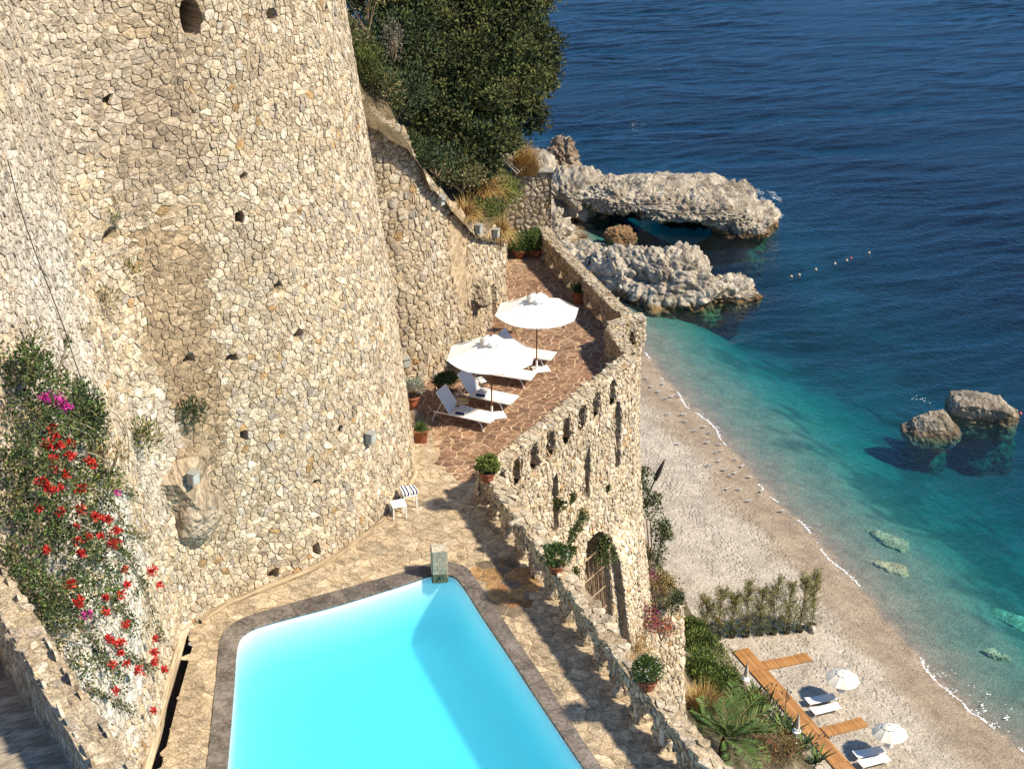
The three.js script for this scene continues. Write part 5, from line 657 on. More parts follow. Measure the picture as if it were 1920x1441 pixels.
// ---------------------------------------------------------------- furniture
const white = std(0.80, 0.79, 0.77, 0.45), fabric = std(0.74, 0.71, 0.67, 0.85, { bumpMap: fineBump, bumpScale: 0.003, side: THREE.DoubleSide }), canvasMat = std(0.84, 0.82, 0.78, 0.85, { side: THREE.DoubleSide, bumpMap: fineBump, bumpScale: 0.004 }), woodMat = std(0.30, 0.115, 0.05, 0.55, { map: rockTex }), terracotta = std(0.42, 0.135, 0.065, 0.85, { map: rockTex, bumpMap: rockBump, bumpScale: 0.006 }), darkMetal = std(0.03, 0.035, 0.045, 0.5);
const stripeTex = (() => { const c = document.createElement('canvas'); c.width = 128; c.height = 128; const x = c.getContext('2d'); x.fillStyle = '#efece6'; x.fillRect(0, 0, 128, 128); x.fillStyle = '#1c2c5c'; for (const [a, w] of [[8, 14], [40, 14], [72, 14], [104, 14]]) x.fillRect(0, a, 128, w); const t = new THREE.CanvasTexture(c); t.colorSpace = THREE.SRGBColorSpace; t.wrapS = t.wrapT = THREE.RepeatWrapping; return t; })();
const towelMat = new THREE.MeshStandardMaterial({ map: stripeTex, roughness: 0.95, bumpMap: fineBump, bumpScale: 0.006 });
function lounger(name, label, pos, turn, o = {}) { // x runs from the head (-) to the foot (+)
  const t = thing(name, label, 'sun lounger', pos, turn, o.group), L = o.len ?? 1.45, w = o.w ?? 0.7, h = 0.36, bl = o.back ?? 0.8, ba = o.angle ?? 0.95, hx = -0.45;
  const seat = new THREE.BoxGeometry(L, 0.018, w - 0.06, 14, 1, 6), q = seat.attributes.position; for (let i = 0; i < q.count; i++) { const a = q.getX(i) / L * 2, b = q.getZ(i) / w * 2; q.setY(i, q.getY(i) - 0.03 * (1 - b * b)); } seat.translate(hx + L / 2, h + 0.02, 0); seat.computeVertexNormals(); mesh('seat', seat, fabric, t);
  const back = new THREE.BoxGeometry(bl, 0.018, w - 0.06, 8, 1, 6), qb = back.attributes.position; for (let i = 0; i < qb.count; i++) { const b = qb.getZ(i) / w * 2; qb.setY(i, qb.getY(i) - 0.025 * (1 - b * b)); } back.translate(-bl / 2, 0, 0); back.rotateZ(-ba); back.translate(hx, h + 0.02, 0); back.computeVertexNormals(); mesh('backrest', back, fabric, t);
  for (const s of [-1, 1]) { const z = s * w / 2; mesh('side_rail', tube([[hx - 0.6, h, z], [hx, h, z], [hx + L * 0.5, h, z], [hx + L, h, z]], 0.022, 8, 20), white, t); mesh('leg', tube([[hx - 0.42, h, z], [hx - 0.52, h * 0.85, z], [hx - 0.64, 0.01, z * 1.04]], 0.02, 8, 10), white, t); mesh('leg', tube([[hx + L * 0.66, h, z], [hx + L * 0.76, h * 0.85, z], [hx + L * 0.86, 0.01, z * 1.04]], 0.02, 8, 10), white, t); const e = V(hx - Math.cos(ba) * bl, h + 0.02 + Math.sin(ba) * bl, z * 0.94); mesh('back_rail', bar(V(hx, h + 0.02, z * 0.94), e, 0.016), white, t); mesh('back_stay', bar(V(hx - 0.48, h, z * 0.94), V(hx - Math.cos(ba) * bl * 0.55, h + 0.02 + Math.sin(ba) * bl * 0.55, z * 0.94), 0.012), white, t); }
  mesh('foot_rail', bar([hx + L, h, -w / 2], [hx + L, h, w / 2], 0.022), white, t); mesh('head_rail', bar([hx - Math.cos(ba) * bl, h + 0.02 + Math.sin(ba) * bl, -w * 0.47], [hx - Math.cos(ba) * bl, h + 0.02 + Math.sin(ba) * bl, w * 0.47], 0.016), white, t);
  return t;
}
function towel(name, label, pos, turn, l, w, h, group) { const g = new RoundedBoxGeometry(l, h, w, 4, Math.min(h / 2.1, 0.03)), q = g.attributes.position; for (let i = 0; i < q.count; i++) { const x = q.getX(i), z = q.getZ(i); q.setY(i, q.getY(i) + 0.012 * noise(x * 9, z * 9, 3)); } g.computeVertexNormals(); const uv = g.attributes.uv; for (let i = 0; i < uv.count; i++) uv.setXY(i, q.getX(i) / 0.42, q.getZ(i) / 0.42); const m = single(name, g, towelMat, label, 'towel', group); m.position.set(...pos); m.rotation.y = turn; return m; }
{
  const A = -0.44, seatAt = (px, py) => at(px, py, T + 0.38), ls = [[[888, 776], A, 'white sun lounger next to the potted shrub, striped towel on its seat'], [[926, 742], A, 'white sun lounger with striped towel behind the round wooden table'], [[962, 699], -0.34, 'white sun lounger half hidden by the first parasol'], [[1000, 662], -0.34, 'white sun lounger beyond the second parasol pole']];
  ls.forEach(([[px, py], a, l], i) => { const p = seatAt(px, py), c = Math.cos(a), s = -Math.sin(a), off = 0.28; lounger('sun_lounger', l, [p.x - c * off, T + 0.012, p.z - s * off], a, { group: 'sun loungers on the brown terrace', len: 1.5, w: 0.74, back: 0.85 }); if (i < 3) { const q = [p.x - c * 0.42, T + 0.44, p.z - s * 0.42]; towel('rolled_towel', ['blue striped towel on the lounger next to the potted shrub', 'blue striped towel on the lounger behind the round wooden table', 'blue striped towel on the lounger under the first parasol'][i], q, a + 0.12, 0.34, 0.56, 0.1); } });
  function parasol(label, px, py, turn) {
    const p = at(px, py, T), t = thing('parasol', label, 'parasol', [p.x, T + 0.008, p.z], turn, 'white parasols on the brown terrace'), r = 1.53, rim = 2.3, apex = 2.86, n = 8, P = (a, k) => { const y = lerp(apex, rim, Math.pow(k, 0.92)); return V(Math.cos(a) * r * k, y, Math.sin(a) * r * k); };
    for (let i = 0; i < n; i++) { const G = new Geo(), a0 = i / n * 6.2832, a1 = (i + 1) / n * 6.2832, m = 8; for (let j = 0; j <= m; j++) for (let k = 0; k <= 6; k++) { const s = j / m, kk = 0.16 + 0.84 * k / 6, A0 = P(a0, kk), A1 = P(a1, kk), q = A0.lerp(A1, s); q.y -= 0.05 * Math.sin(Math.PI * s) * kk; G.v(q.x, q.y, q.z, WHITE, s, kk); } for (let j = 0; j < m; j++) for (let k = 0; k < 6; k++) { const a = j * 7 + k; G.q(a, a + 7, a + 8, a + 1); } const c = mesh('canopy_panel', G.build(), canvasMat, t); mesh('rib', bar(P(a0, 0.03).add(V(0, -0.04, 0)), P(a0, 0.99).add(V(0, -0.035, 0)), 0.012, 0.01, 6), woodMat, t); mesh('hem', bar(P(a0, 1), P(a1, 1), 0.008, 0.008, 5), canvasMat, c); }
    { const G = new Geo(), m = 48; for (let j = 0; j <= m; j++) { const a = j / m * 6.2832, f = 1 + 0.16 * Math.sin(a * 8) + 0.08 * Math.sin(a * 13); [[0.02, 0.1], [0.2 * f, 0.07], [0.33 * f, -0.03], [0.36, -0.13 - 0.03 * Math.sin(a * 8)], [0.3, -0.17]].forEach(([x, y]) => G.v(Math.cos(a) * x, apex + y + 0.05, Math.sin(a) * x, WHITE)); } for (let j = 0; j < m; j++) for (let k = 0; k < 4; k++) { const a = j * 5 + k; G.q(a, a + 5, a + 6, a + 1); } mesh('vent_cap', G.build(), canvasMat, t); }
    mesh('pole', bar([0, 0.1, 0], [0, apex + 0.16, 0], 0.026, 0.026, 12), woodMat, t); const fin = lathe([[0, 0.14], [0.035, 0.1], [0.045, 0.05], [0.03, 0]], 12); fin.translate(0, apex + 0.12, 0); mesh('finial', fin, woodMat, t);
    mesh('base_plate', box(0.62, 0.07, 0.5, 0.16, 0.04, 0, 0.02), white, t); mesh('base_sleeve', bar([0, 0.07, 0], [0, 0.42, 0], 0.045, 0.04, 14), white, t); return t;
  }
  parasol('white parasol standing between the two loungers with striped towels', 922, 782, 0.28); parasol('white parasol farther from the tower, beside the open terrace floor', 1006, 695, 0.22);
  // round table
  { const p = at(863, 776, T), t = thing('side_table', 'small round wooden side table between two loungers', 'table', [p.x, T + 0.012, p.z]), w = std(0.72, 0.52, 0.31, 0.6, { map: rockTex }); mesh('table_top', lathe([[0, 0.44], [0.285, 0.44], [0.3, 0.455], [0.3, 0.475], [0.285, 0.485], [0.03, 0.485], [0, 0.483]], 36), w, t); for (let k = 0; k < 4; k++) { const a = k * 1.571 + 0.5; mesh('leg', bar([Math.cos(a) * 0.17, 0.44, Math.sin(a) * 0.17], [Math.cos(a) * 0.25, 0, Math.sin(a) * 0.25], 0.02, 0.016, 8), w, t); } }
  function foldChair(label, px, py, turn, seatM, fr) { const p = at(px, py, T), t = thing('folding_chair', label, 'chair', [p.x, T + 0.012, p.z], turn); mesh('seat', box(0.44, 0.03, 0.42, 0, 0.45, 0, 0.01), seatM, t); const b = box(0.42, 0.36, 0.025, 0, 0, 0, 0.01); b.rotateX(-0.25); b.translate(0, 0.72, -0.25); mesh('backrest', b, seatM, t); for (const s of [-1, 1]) { mesh('leg', bar([s * 0.23, 0.9, -0.32], [s * 0.23, 0, 0.24], 0.014), fr, t); mesh('leg', bar([s * 0.21, 0.46, 0.2], [s * 0.21, 0, -0.24], 0.014), fr, t); mesh('armrest', bar([s * 0.25, 0.64, -0.24], [s * 0.25, 0.64, 0.2], 0.014), fr, t); } }
  foldChair('white-seated folding chair with dark frame between the loungers', 898, 735, 2.0, fabric, darkMetal); foldChair('straw-coloured folding chair beside the retaining wall', 968, 626, 0.9, std(0.55, 0.42, 0.2), std(0.12, 0.07, 0.04));
  // white stools and towels by the tower
  for (const [px, py, l] of [[747, 968, 'empty white stool at the foot of the tower'], [767, 948, 'white stool with two striped towels at the foot of the tower']]) { const p = at(px, py, T), t = thing('stool', l, 'stool', [p.x, T + 0.014, p.z], 0.32); mesh('seat', box(0.44, 0.035, 0.44, 0, 0.43, 0, 0.015), white, t); for (const a of [-1, 1]) for (const b of [-1, 1]) mesh('leg', box(0.04, 0.42, 0.04, a * 0.19, 0.21, b * 0.19, 0.008), white, t); if (l[0] === 'w') { towel('folded_towel', 'blue striped towel hanging lower on the white stool', [p.x - 0.12, T + 0.53, p.z + 0.02], 0.32 + 1.57, 0.5, 0.24, 0.12); towel('folded_towel', 'blue striped towel folded next to the tower wall on the stool', [p.x + 0.12, T + 0.53, p.z - 0.05], 0.4 + 1.57, 0.44, 0.22, 0.12); } }
}
// ---- pots
function pot(t, r, h, mat = terracotta, square = false) { if (square) { const g = new THREE.CylinderGeometry(r * 1.32, r * 1.1, h, 4, 1); g.rotateY(Math.PI / 4); g.translate(0, h / 2, 0); mesh('pot', g, mat, t); mesh('pot_rim', box(r * 2.0, 0.05, r * 2.0, 0, h - 0.02, 0, 0.012), mat, t); } else { mesh('pot', lathe([[0, 0], [r * 0.68, 0], [r * 0.8, h * 0.35], [r * 0.95, h * 0.82], [r * 1.06, h * 0.84], [r * 1.08, h], [r * 0.94, h], [r * 0.9, h * 0.86], [0, h * 0.86]], 26), mat, t); } mesh('soil', lathe([[0, h * 0.9], [r * 0.9, h * 0.88]], 16), std(0.06, 0.04, 0.025, 1), t); }
function potted(label, pos, r, h, leafR, n, len, wid, cols, seed, o = {}) { const t = thing('potted_plant', label, 'potted plant', pos.toArray ? pos.toArray() : pos), G = new Geo(), R = rng(seed); pot(t, r, h, o.mat ?? terracotta, o.square); if (o.blades) tuft(G, V(0, h * 0.85, 0), n, len, o.spread ?? 1.1, wid, cols, R, o.droop ?? 0.8); else { const k = 26; for (let i = 0; i < k; i++) { const d = V(R() * 2 - 1, R() * 1.5 - 0.4, R() * 2 - 1).normalize(), c = V(d.x * leafR * 0.72, h + leafR * 0.55 + d.y * leafR * 0.6, d.z * leafR * 0.72); clump(G, c, [leafR * 0.36, leafR * 0.32, leafR * 0.36], Math.round(n / k), len, wid, cols, R, { inner: 0.6, up: 0.4 }); } } mesh('foliage', G.build(), leafMat, t); if (o.flowers) { const F = new Geo(); for (let i = 0; i < o.flowers; i++) { const d = V(R() * 2 - 1, R() * 1.3 - 0.2, R() * 2 - 1).normalize(); clump(F, V(d.x * leafR * 0.98, h + leafR * 0.55 + d.y * leafR * 0.92, d.z * leafR * 0.98), [0.012, 0.012, 0.012], 4, 0.024, 0.02, [[0.8, 0.8, 0.76]], R); } mesh('blossom', F.build(), leafMat, t).userData.kind = 'stuff'; } return t; }
{
  const tp = (px, py, Y = T + 0.012) => at(px, py, Y);
  potted('silvery lavender in a round terracotta pot on the wall ledge', at(773, 762, T + 0.55), 0.27, 0.42, 0.42, 1700, 0.13, 0.025, [[0.30, 0.31, 0.25], [0.36, 0.36, 0.30], [0.24, 0.26, 0.19]], 801);
  potted('bushy green plant in a square terracotta pot beside the tower', tp(790, 826), 0.24, 0.42, 0.4, 420, 0.52, 0.022, GREEN, 802, { square: true, blades: true });
  potted('dark green plant behind the first sun lounger', tp(838, 752), 0.24, 0.4, 0.48, 1500, 0.12, 0.045, [...GREEN, ...DARK], 803);
  potted('leafy plant in a square terracotta pot against the far parapet', tp(1086, 566), 0.25, 0.5, 0.5, 460, 0.75, 0.03, DARK, 804, { square: true, blades: true });
  potted('low green shrub in front of the terrace end wall', tp(975, 482), 0.3, 0.35, 0.6, 1700, 0.1, 0.04, GREEN, 805); potted('broad green shrub in the corner of end wall and parapet', tp(1003, 480), 0.3, 0.35, 0.62, 1700, 0.1, 0.04, GREEN, 806);
  const Y1 = T + 1.13; potted('leafy light green plant in a ribbed terracotta pot where the two parapets meet', at(914, 900, Y1), 0.24, 0.3, 0.36, 1500, 0.09, 0.06, LIME, 807);
  potted('round green bush in a pot on the pool parapet, closer to the terrace', at(1042, 1072, Y1), 0.24, 0.26, 0.4, 2600, 0.07, 0.03, GREEN, 808, { flowers: 26 }); potted('round green bush in a pot on the pool parapet above the planted slope', at(1213, 1290, Y1), 0.24, 0.26, 0.4, 2600, 0.07, 0.03, GREEN, 809, { flowers: 34 });
  // ledge of masonry that carries the lavender
  const lp = at(773, 762, T + 0.55); single('stone_ledge', blob(V(lp.x - 0.2, T + 0.12, lp.z - 0.1), [0.62, 0.45, 0.55], 0.2, 810, 0.15, 10, () => [0.45, 0.36, 0.25]), rockMat, 'rough stone ledge under the lavender pot', 'ledge');
  { const p = tp(769, 856), t = thing('clay_jar', 'open cream jar with terracotta pattern at the foot of the tower', 'jar', p.toArray()); mesh('body', lathe([[0, 0], [0.13, 0], [0.15, 0.1], [0.155, 0.42], [0.17, 0.46], [0.14, 0.47], [0.13, 0.4], [0.13, 0.05], [0, 0.05]], 24), std(0.62, 0.42, 0.25, 0.7), t); for (let k = 0; k < 14; k++) { const a = k * 0.9, g = new THREE.IcosahedronGeometry(0.035, 1); g.scale(1, 1.2, 0.35); g.rotateY(-a + Math.PI / 2); g.translate(Math.cos(a) * 0.153, 0.1 + (k % 3) * 0.13, Math.sin(a) * 0.153); mesh('pattern_patch', g, std(0.42, 0.14, 0.06, 0.7), t); } }
}
// ---- floodlights on the walls
{
  const grey = std(0.30, 0.30, 0.27, 0.6), glass = std(0.42, 0.43, 0.40, 0.2), lamp = (label, p, n) => { const t = thing('floodlight', label, 'floodlight', p.toArray(), Math.atan2(n.x, n.z)); mesh('housing', box(0.26, 0.32, 0.2, 0, 0, 0.16, 0.02), grey, t); mesh('lens', box(0.22, 0.26, 0.012, 0, 0, 0.265, 0.004), glass, t); mesh('visor', box(0.28, 0.02, 0.25, 0, 0.17, 0.18, 0.006), grey, t); mesh('bracket', bar([0, 0, 0], [0, 0, 0.1], 0.03, 0.03, 6), grey, t); };
  const tw = (px, py) => { const [u, v] = towerPick(px, py); return [towerSurf.pos(u, v, 0.03), towerSurf.normal(u)]; }, bk = (px, py) => { const [u, v] = backPick(px, py); return [backSurf.pos(u, v, 0.02), backSurf.normal(u)]; };
  { const [p, n] = tw(327, 885); lamp('grey box floodlight above the boulder at the tower foot', p.addScaledVector(n, 0.42), n); } lamp('grey box floodlight on the sunlit side of the tower', ...tw(684, 818)); lamp('grey floodlight on the retaining wall above the lavender', ...bk(758, 676)); lamp('grey floodlight hanging from the top of the retaining wall', ...bk(818, 375)); lamp('grey floodlight under the dry grass at the wall top', ...bk(889, 428)); lamp('grey floodlight nearest the corner of the retaining wall', ...bk(922, 436));
}
// ---- fountain pillar at the head of the pool
{
  const b = at(824, 1078, T), t = thing('fountain_pillar', 'short pale stone pillar with a mossy foot at the rounded head of the pool', 'pillar', [b.x, T - 0.12, b.z], 0.12), R = rng(901); const w = 0.40, dd = 0.42, hh = 0.98; mesh('core', box(w - 0.03, hh - 0.02, dd - 0.03, 0, hh / 2, 0, 0), std(0.5, 0.45, 0.36, 1, { map: rockTex }), t);
  for (let row = 0; row < 7; row++) { const y0 = row * hh / 7, h = hh / 7 - 0.008, n = 2 + (row % 2); for (const f of [0, 1, 2, 3]) { let x = -w / 2; for (let k = 0; k < n; k++) { const l = w / n - 0.008, moss = row < 2 && R() < 0.85, v = R.r(0.85, 1.1), c = moss ? [0.16 * v, 0.21 * v, 0.14 * v] : [0.66 * v, 0.6 * v, 0.48 * v], g = box(l, h, 0.05, x + w / n / 2, y0 + h / 2, dd / 2 - 0.015 + R.r(0, 0.012), 0.012); g.rotateY(f * Math.PI / 2); x += w / n; mesh('stone', tint(g, c), paveMat, t); } } }
  mesh('cap_stone', tint(box(w + 0.02, 0.05, dd + 0.02, 0, hh + 0.02, 0, 0.015), [0.68, 0.62, 0.5]), paveMat, t); mesh('spout', bar([0, 0.2, dd / 2 - 0.02], [0, 0.18, dd / 2 + 0.07], 0.03, 0.03, 10), darkMetal, t);
  const gp = at(551, 1078, T + 0.012); single('floor_drain', box(0.16, 0.008, 0.1, gp.x, T + 0.02, gp.z, 0.003), std(0.35, 0.13, 0.07), 'small rust-coloured drain cover in the pool deck', 'drain cover');
  const cp = poolPar.inS.pos(pick(poolPar.inS, 0, poolPar.L, 0, 1, 1243, 1392)[0], 0.55, 0.06), cn = poolPar.inS.normal(pick(poolPar.inS, 0, poolPar.L, 0, 1, 1243, 1392)[0]), cl = single('wall_plate', box(0.2, 0.42, 0.03, 0, 0, 0, 0.006), std(0.55, 0.5, 0.42), 'plain pale plate fixed to the shaded side of the pool parapet', 'plate'); cl.position.copy(cp); cl.rotation.y = Math.atan2(cn.x, cn.z);
}
// ---------------------------------------------------------------- beach
const onSand = (px, py) => { let p = at(px, py, 1.1); for (let i = 0; i < 4; i++) p = at(px, py, groundY(p.x, p.z)); return p; };
{
  const dW = [std(0.64, 0.31, 0.10, 0.7, { map: rockTex }), std(0.70, 0.37, 0.14, 0.7, { map: rockTex }), std(0.55, 0.26, 0.085, 0.7, { map: rockTex })], R = rng(911);
  const slab = (t, name, p, q, w, h, mat) => { const d = q.clone().sub(p), l = d.length(), g = box(w, h, l, 0, 0, 0, 0.008); const m = mesh(name, g, mat, t); m.position.copy(p).add(q).multiplyScalar(0.5); m.lookAt(q); };
  { const a = onSand(1388, 1219), b = onSand(1600, 1460), t = thing('boardwalk', 'long wooden boardwalk of lengthwise planks on the pebble beach', 'boardwalk'), d = b.clone().sub(a).setY(0), L = d.length(); d.normalize(); const n = V(-d.z, 0, d.x), Y = (p) => p.setY(groundY(p.x, p.z) + 0.09);
    const seg = Math.ceil(L / 2.4); for (let i = 0; i < seg; i++) { const s0 = i * 2.4 + 0.015, s1 = Math.min(L, (i + 1) * 2.4) - 0.015; for (let k = 0; k < 7; k++) { const o = (k - 3) * 0.17; slab(t, 'plank', Y(a.clone().addScaledVector(d, s0).addScaledVector(n, o)), Y(a.clone().addScaledVector(d, s1).addScaledVector(n, o)), 0.155, 0.04, dW[Math.floor(R() * 3)]); } for (const s of [s0 + 0.2, s1 - 0.2]) slab(t, 'joist', Y(a.clone().addScaledVector(d, s).addScaledVector(n, -0.58)).add(V(0, -0.05, 0)), Y(a.clone().addScaledVector(d, s).addScaledVector(n, 0.58)).add(V(0, -0.05, 0)), 0.08, 0.05, dW[2]); } }
  for (const [p0, p1, l] of [[[1428, 1250], [1518, 1232], 'short wooden side walk of crosswise slats next to the saplings'], [[1545, 1374], [1622, 1354], 'short wooden side walk of crosswise slats between the beach loungers']]) { const a = onSand(...p0), b = onSand(...p1), t = thing('side_walk', l, 'boardwalk'), d = b.clone().sub(a).setY(0), L = d.length(), n = Math.round(L / 0.14); d.normalize(); const nn = V(-d.z, 0, d.x), Y = (p, k) => p.setY(groundY(p.x, p.z) + k); for (let i = 0; i < n; i++) { const c = a.clone().addScaledVector(d, (i + 0.5) * L / n); slab(t, 'slat', Y(c.clone().addScaledVector(nn, -0.46), 0.085), Y(c.clone().addScaledVector(nn, 0.46), 0.085), L / n - 0.018, 0.03, dW[Math.floor(R() * 3)]); } for (const s of [-0.35, 0.35]) slab(t, 'joist', Y(a.clone().addScaledVector(nn, s), 0.045), Y(b.clone().addScaledVector(nn, s), 0.045), 0.07, 0.04, dW[2]); }
  const cream = std(0.82, 0.76, 0.62, 0.85, { side: THREE.DoubleSide }), blue = std(0.05, 0.09, 0.2, 0.8);
  for (const [px, py, l] of [[1573, 1314, 'open cream beach parasol nearer the saplings'], [1664, 1420, 'open cream beach parasol farther along the beach']]) {
    const p = onSand(px, py), t = thing('beach_parasol', l, 'parasol', p.toArray(), px, 'open parasols on the beach'), r = 1.06, rim = 1.78, apex = 2.32, n = 10, P = (a, k) => V(Math.cos(a) * r * k, lerp(apex, rim, Math.pow(k, 1.7)), Math.sin(a) * r * k); t.rotation.z = 0.05;
    for (let i = 0; i < n; i++) { const G = new Geo(), a0 = i / n * 6.2832, a1 = (i + 1) / n * 6.2832; for (let j = 0; j <= 4; j++) for (let k = 0; k <= 6; k++) { const q = P(a0, k / 6 + 1e-3).lerp(P(a1, k / 6 + 1e-3), j / 4); G.v(q.x, q.y - 0.03 * Math.sin(Math.PI * j / 4) * k / 6, q.z, WHITE); } for (let j = 0; j < 4; j++) for (let k = 0; k < 6; k++) { const a = j * 7 + k; G.q(a, a + 7, a + 8, a + 1); } mesh('canopy_panel', G.build(), cream, t); if (i % 1 === 0) { const c = P((a0 + a1) / 2, 0.4), g = box(0.2, 0.012, 0.03, 0, 0, 0, 0.003); g.rotateY(-(a0 + a1) / 2 + Math.PI / 2); g.translate(c.x, c.y + 0.012, c.z); mesh('printed_mark', g, blue, t); } }
    mesh('pole', bar([0, -0.2, 0], [0, apex + 0.08, 0], 0.025, 0.02, 10), white, t); mesh('tray', lathe([[0.02, 0.86], [0.25, 0.86], [0.27, 0.88], [0.26, 0.92], [0.24, 0.9], [0.02, 0.89]], 24), white, t); mesh('hub', lathe([[0.05, apex - 0.12], [0.06, apex], [0, apex + 0.06]], 12), white, t);
  }
  for (const [px, py, l] of [[1397, 1294, 'folded striped beach parasol next to the planted slope'], [1492, 1392, 'folded striped beach parasol beside the aloes']]) { const p = onSand(px, py), t = thing('folded_parasol', l, 'parasol', p.toArray(), 0, 'folded parasols beside the boardwalk'); mesh('pole', bar([0, -0.2, 0], [0, 2.2, 0], 0.025, 0.02, 8), white, t); for (let k = 0; k < 10; k++) { const a0 = k * 0.6283, a1 = a0 + 0.6283, G = new Geo(), pr = [[0.02, 2.22], [0.07, 1.9], [0.13, 1.5], [0.16, 1.12]]; pr.forEach(([r, y]) => [a0, (a0 + a1) / 2, a1].forEach((a, i) => { const rr = r * (i === 1 ? 1.15 : 0.72); G.v(Math.cos(a) * rr, y, Math.sin(a) * rr, WHITE); })); for (let i = 0; i < 3; i++) for (let j = 0; j < 2; j++) { const a = i * 3 + j; G.q(a, a + 1, a + 4, a + 3); } mesh('folded_panel', G.build(), k % 2 ? cream : std(0.45, 0.38, 0.3, 0.9, { side: THREE.DoubleSide }), t); } mesh('tray', lathe([[0.02, 0.86], [0.25, 0.86], [0.27, 0.9], [0.02, 0.89]], 24), white, t); mesh('base', lathe([[0, 0], [0.26, 0], [0.26, 0.06], [0.06, 0.1], [0, 0.1]], 20), white, t); }
  const bl = [[1541, 1318, 'white beach lounger of the pair nearer the saplings, set back from the parasol pole'], [1550, 1336, 'white beach lounger of the pair nearer the saplings, in front of its twin'], [1632, 1418, 'white beach lounger of the farther pair, beside the parasol pole'], [1640, 1434, 'white beach lounger of the farther pair, at the front']];
  bl.forEach(([px, py, l], i) => { const p = onSand(px, py), o = lounger('beach_lounger', l, [p.x, p.y, p.z], 0.30 + (i % 2) * 0.05, { group: 'white loungers on the beach', len: 1.35, w: 0.62, back: 0.65, angle: 0.12 }); });
}
// ---- gulls
{
  const W = std(0.50, 0.48, 0.44, 0.8), Gy = std(0.22, 0.22, 0.23, 0.8), Y = std(0.6, 0.4, 0.06, 0.6), R = rng(921);
  function gull() { const t = new THREE.Group(), prof = [[0, -0.27], [0.03, -0.24], [0.055, -0.16], [0.085, -0.06], [0.092, 0.03], [0.075, 0.12], [0.05, 0.17], [0.045, 0.2], [0.052, 0.235], [0.045, 0.275], [0.018, 0.3], [0.012, 0.315], [0.007, 0.35], [0, 0.36]], g = lathe(prof, 12), q = g.attributes.position; for (let i = 0; i < q.count; i++) { const y = q.getY(i), k = step(0.1, 0.26, y); q.setZ(i, q.getZ(i) * (1 - 0.1 * k) + 0.12 * k); } g.rotateX(Math.PI / 2); g.rotateX(Math.PI); g.rotateY(Math.PI / 2); g.computeVertexNormals(); const b = mesh('body', g, W, t); b.position.y = 0.24; b.rotation.z = 0.1;
    for (const s of [-1, 1]) { const w = new THREE.SphereGeometry(1, 10, 6); w.scale(0.23, 0.05, 0.022); w.rotateZ(0.1); w.translate(-0.09, 0.27, s * 0.075); mesh('wing', w, Gy, t); mesh('leg', bar([0, 0.18, s * 0.03], [0.01, 0, s * 0.03], 0.008, 0.006, 5), Y, t); } return t; }
  const z6 = [[10, 890], [15, 930], [120, 960], [60, 985], [148, 995], [140, 1048], [208, 1062], [185, 1105], [215, 1095], [205, 1153], [297, 1148], [335, 1182], [145, 1180], [232, 1203], [270, 1240], [295, 1222], [378, 1242], [250, 1310], [318, 1315], [445, 1322], [368, 1378], [560, 1435]].map(([a, b]) => [1280 + a / 3, 480 + b / 3]), z3 = [[1590, 720], [1640, 790], [1745, 765], [1705, 835], [1820, 880], [1880, 880], [1755, 900], [1790, 1040], [1905, 1045], [1885, 1305]].map(([a, b]) => [880 + a / 4.8, 560 + b / 4.8]);
  const proto = gull(); for (const [px, py] of z6.concat(z3)) { const g = proto.clone(), p = onSand(px, py + 3); g.name = numbered('gull'); g.position.copy(p); g.scale.setScalar(0.85); g.rotation.y = R.r(-0.6, 0.9) + (R() < 0.3 ? 3 : 0); g.userData = { label: 'white gull with grey wings standing on the beach by the waterline', category: 'gull', group: 'gulls on the beach' }; scene.add(g); }
  // buoys
  for (const [px, py, c, l] of [[1484, 518, 0, 0], [1499, 515, 0, 0], [1530, 505, 0, 0], [1566, 494, 0, 0], [1588, 488, 0, 0], [1596, 484, 1, 'orange buoy at the far end of the pale buoy line'], [1630, 474, 0, 0], [1914, 775, 1, 'red buoy floating beside the larger boulder']]) { const p = at(px, py, 0.05), t = thing('buoy', l || 'small pale buoy floating in the buoy line off the rocks', 'buoy', p.toArray(), 0, 'buoys'), m = c ? std(0.42, 0.07, 0.04, 0.5) : std(0.45, 0.34, 0.22, 0.5); t.scale.setScalar(0.75); const g = lathe([[0, -0.2], [0.16, -0.14], [0.22, 0], [0.16, 0.14], [0, 0.2]], 14); mesh('float', g, m, t); mesh('top_ring', new THREE.TorusGeometry(0.06, 0.02, 6, 12).translate(0, 0.24, 0), m, t); }
}
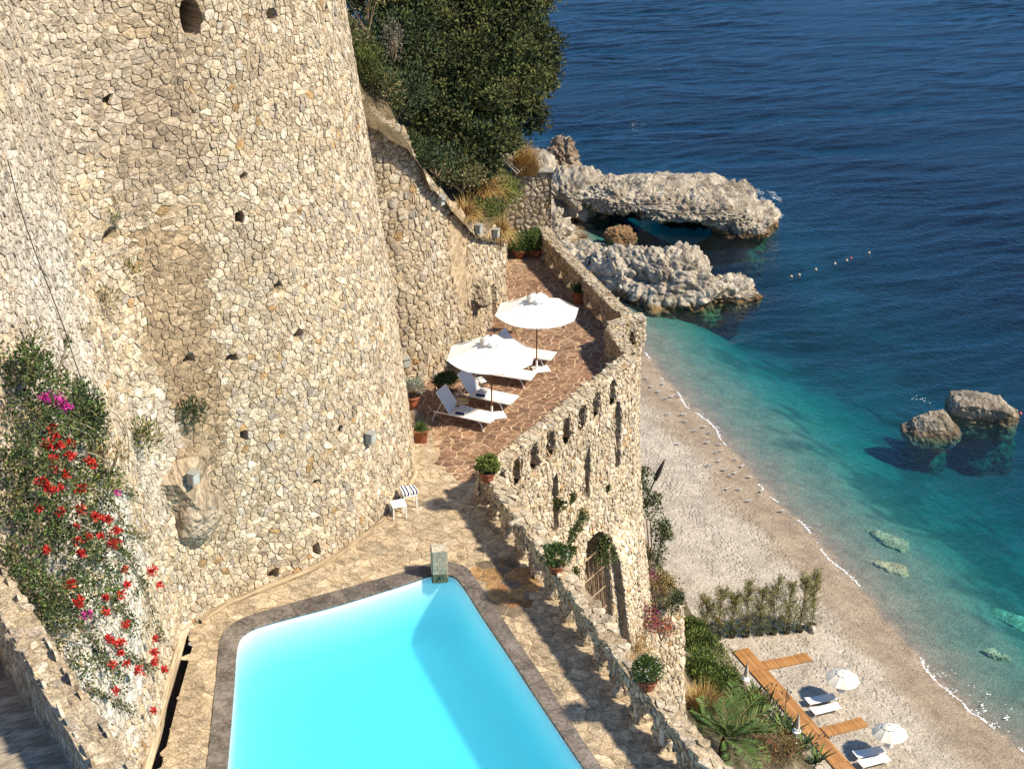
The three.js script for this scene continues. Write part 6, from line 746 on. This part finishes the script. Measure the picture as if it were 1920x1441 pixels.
// ---- foam along the water's edge and where swell breaks on the rocks
{
  const G = new Geo(), R = rng(931), flake = (x, z, s, y = 0.06) => { const n = 5 + Math.floor(R() * 3), c = G.v(x, y + 0.01, z, WHITE), b = G.n; for (let i = 0; i < n; i++) { const a = i / n * 6.283, r = s * R.r(0.45, 1); G.v(x + Math.cos(a) * r * 1.5, y, z + Math.sin(a) * r * 0.8, WHITE); } for (let i = 0; i < n; i++) G.t(c, b + (i + 1) % n, b + i); };
  for (let i = 1; i < 12; i++) { const [ax, az] = shore[i - 1], [bx, bz] = shore[i], L = Math.hypot(bx - ax, bz - az), nx = (bz - az) / L, nz = -(bx - ax) / L; for (let k = 0; k < L * 60; k++) {
    const t = R(), x = lerp(ax, bx, t), z = lerp(az, bz, t), big = step(-86, -70, z), cl = noise(x * 0.45, z * 0.45, 5) + 0.5 * noise(x * 1.5, z * 1.5, 8);
    let o = 1.4; while (o > -1.6 && groundY(x + nx * o, z + nz * o) > 0.045) o -= 0.08;      // walk down to the water's edge
    const lace = R() < 0.45 + 0.4 * big ? -Math.pow(R(), 2) * (0.5 + 2.2 * big) : R.r(-0.07, 0.05); if (cl < -0.05 - 0.35 * big + (lace < -0.1 ? 0.3 - 0.3 * big : 0)) continue;
    const px = x + nx * (o + lace), pz = z + nz * (o + lace); if (lace < -0.15 && noise(px * 2.4, pz * 2.4, 6) < 0.1) continue; flake(px, pz, R.r(0.02, 0.06) * (1 + 0.5 * big), Math.max(0.05, groundY(px, pz) + 0.03)); } }
  for (const [px, py, rx, rz, n] of [[1425, 372, 2.8, 3.6, 620], [1445, 400, 1.6, 2.8, 260], [1402, 545, 1.2, 1.6, 80], [1120, 462, 1.0, 1.2, 50], [1740, 750, 2, 1, 30], [1195, 238, 1.0, 4, 40]]) { const p = at(px, py, 0); for (let i = 0; i < n; i++) { const a = R() * 6.28, k = Math.sqrt(R()), x = p.x + Math.cos(a) * rx * k, z = p.z + Math.sin(a) * rz * k; if (noise(x * 1.3, z * 0.8, 3) < -0.05) continue; flake(x, z, R.r(0.03, 0.085), 0.14); } }
  const m = structure('sea_foam', G.build(), std(0.85, 0.86, 0.85, 0.9, { side: THREE.DoubleSide }), 'thin white foam along the waterline and around the rocks', 'foam'); m.userData.kind = 'stuff';
}
scene.traverse((o) => { if (o.isMesh) { o.receiveShadow = true; } });
renderer.render(scene, camera);
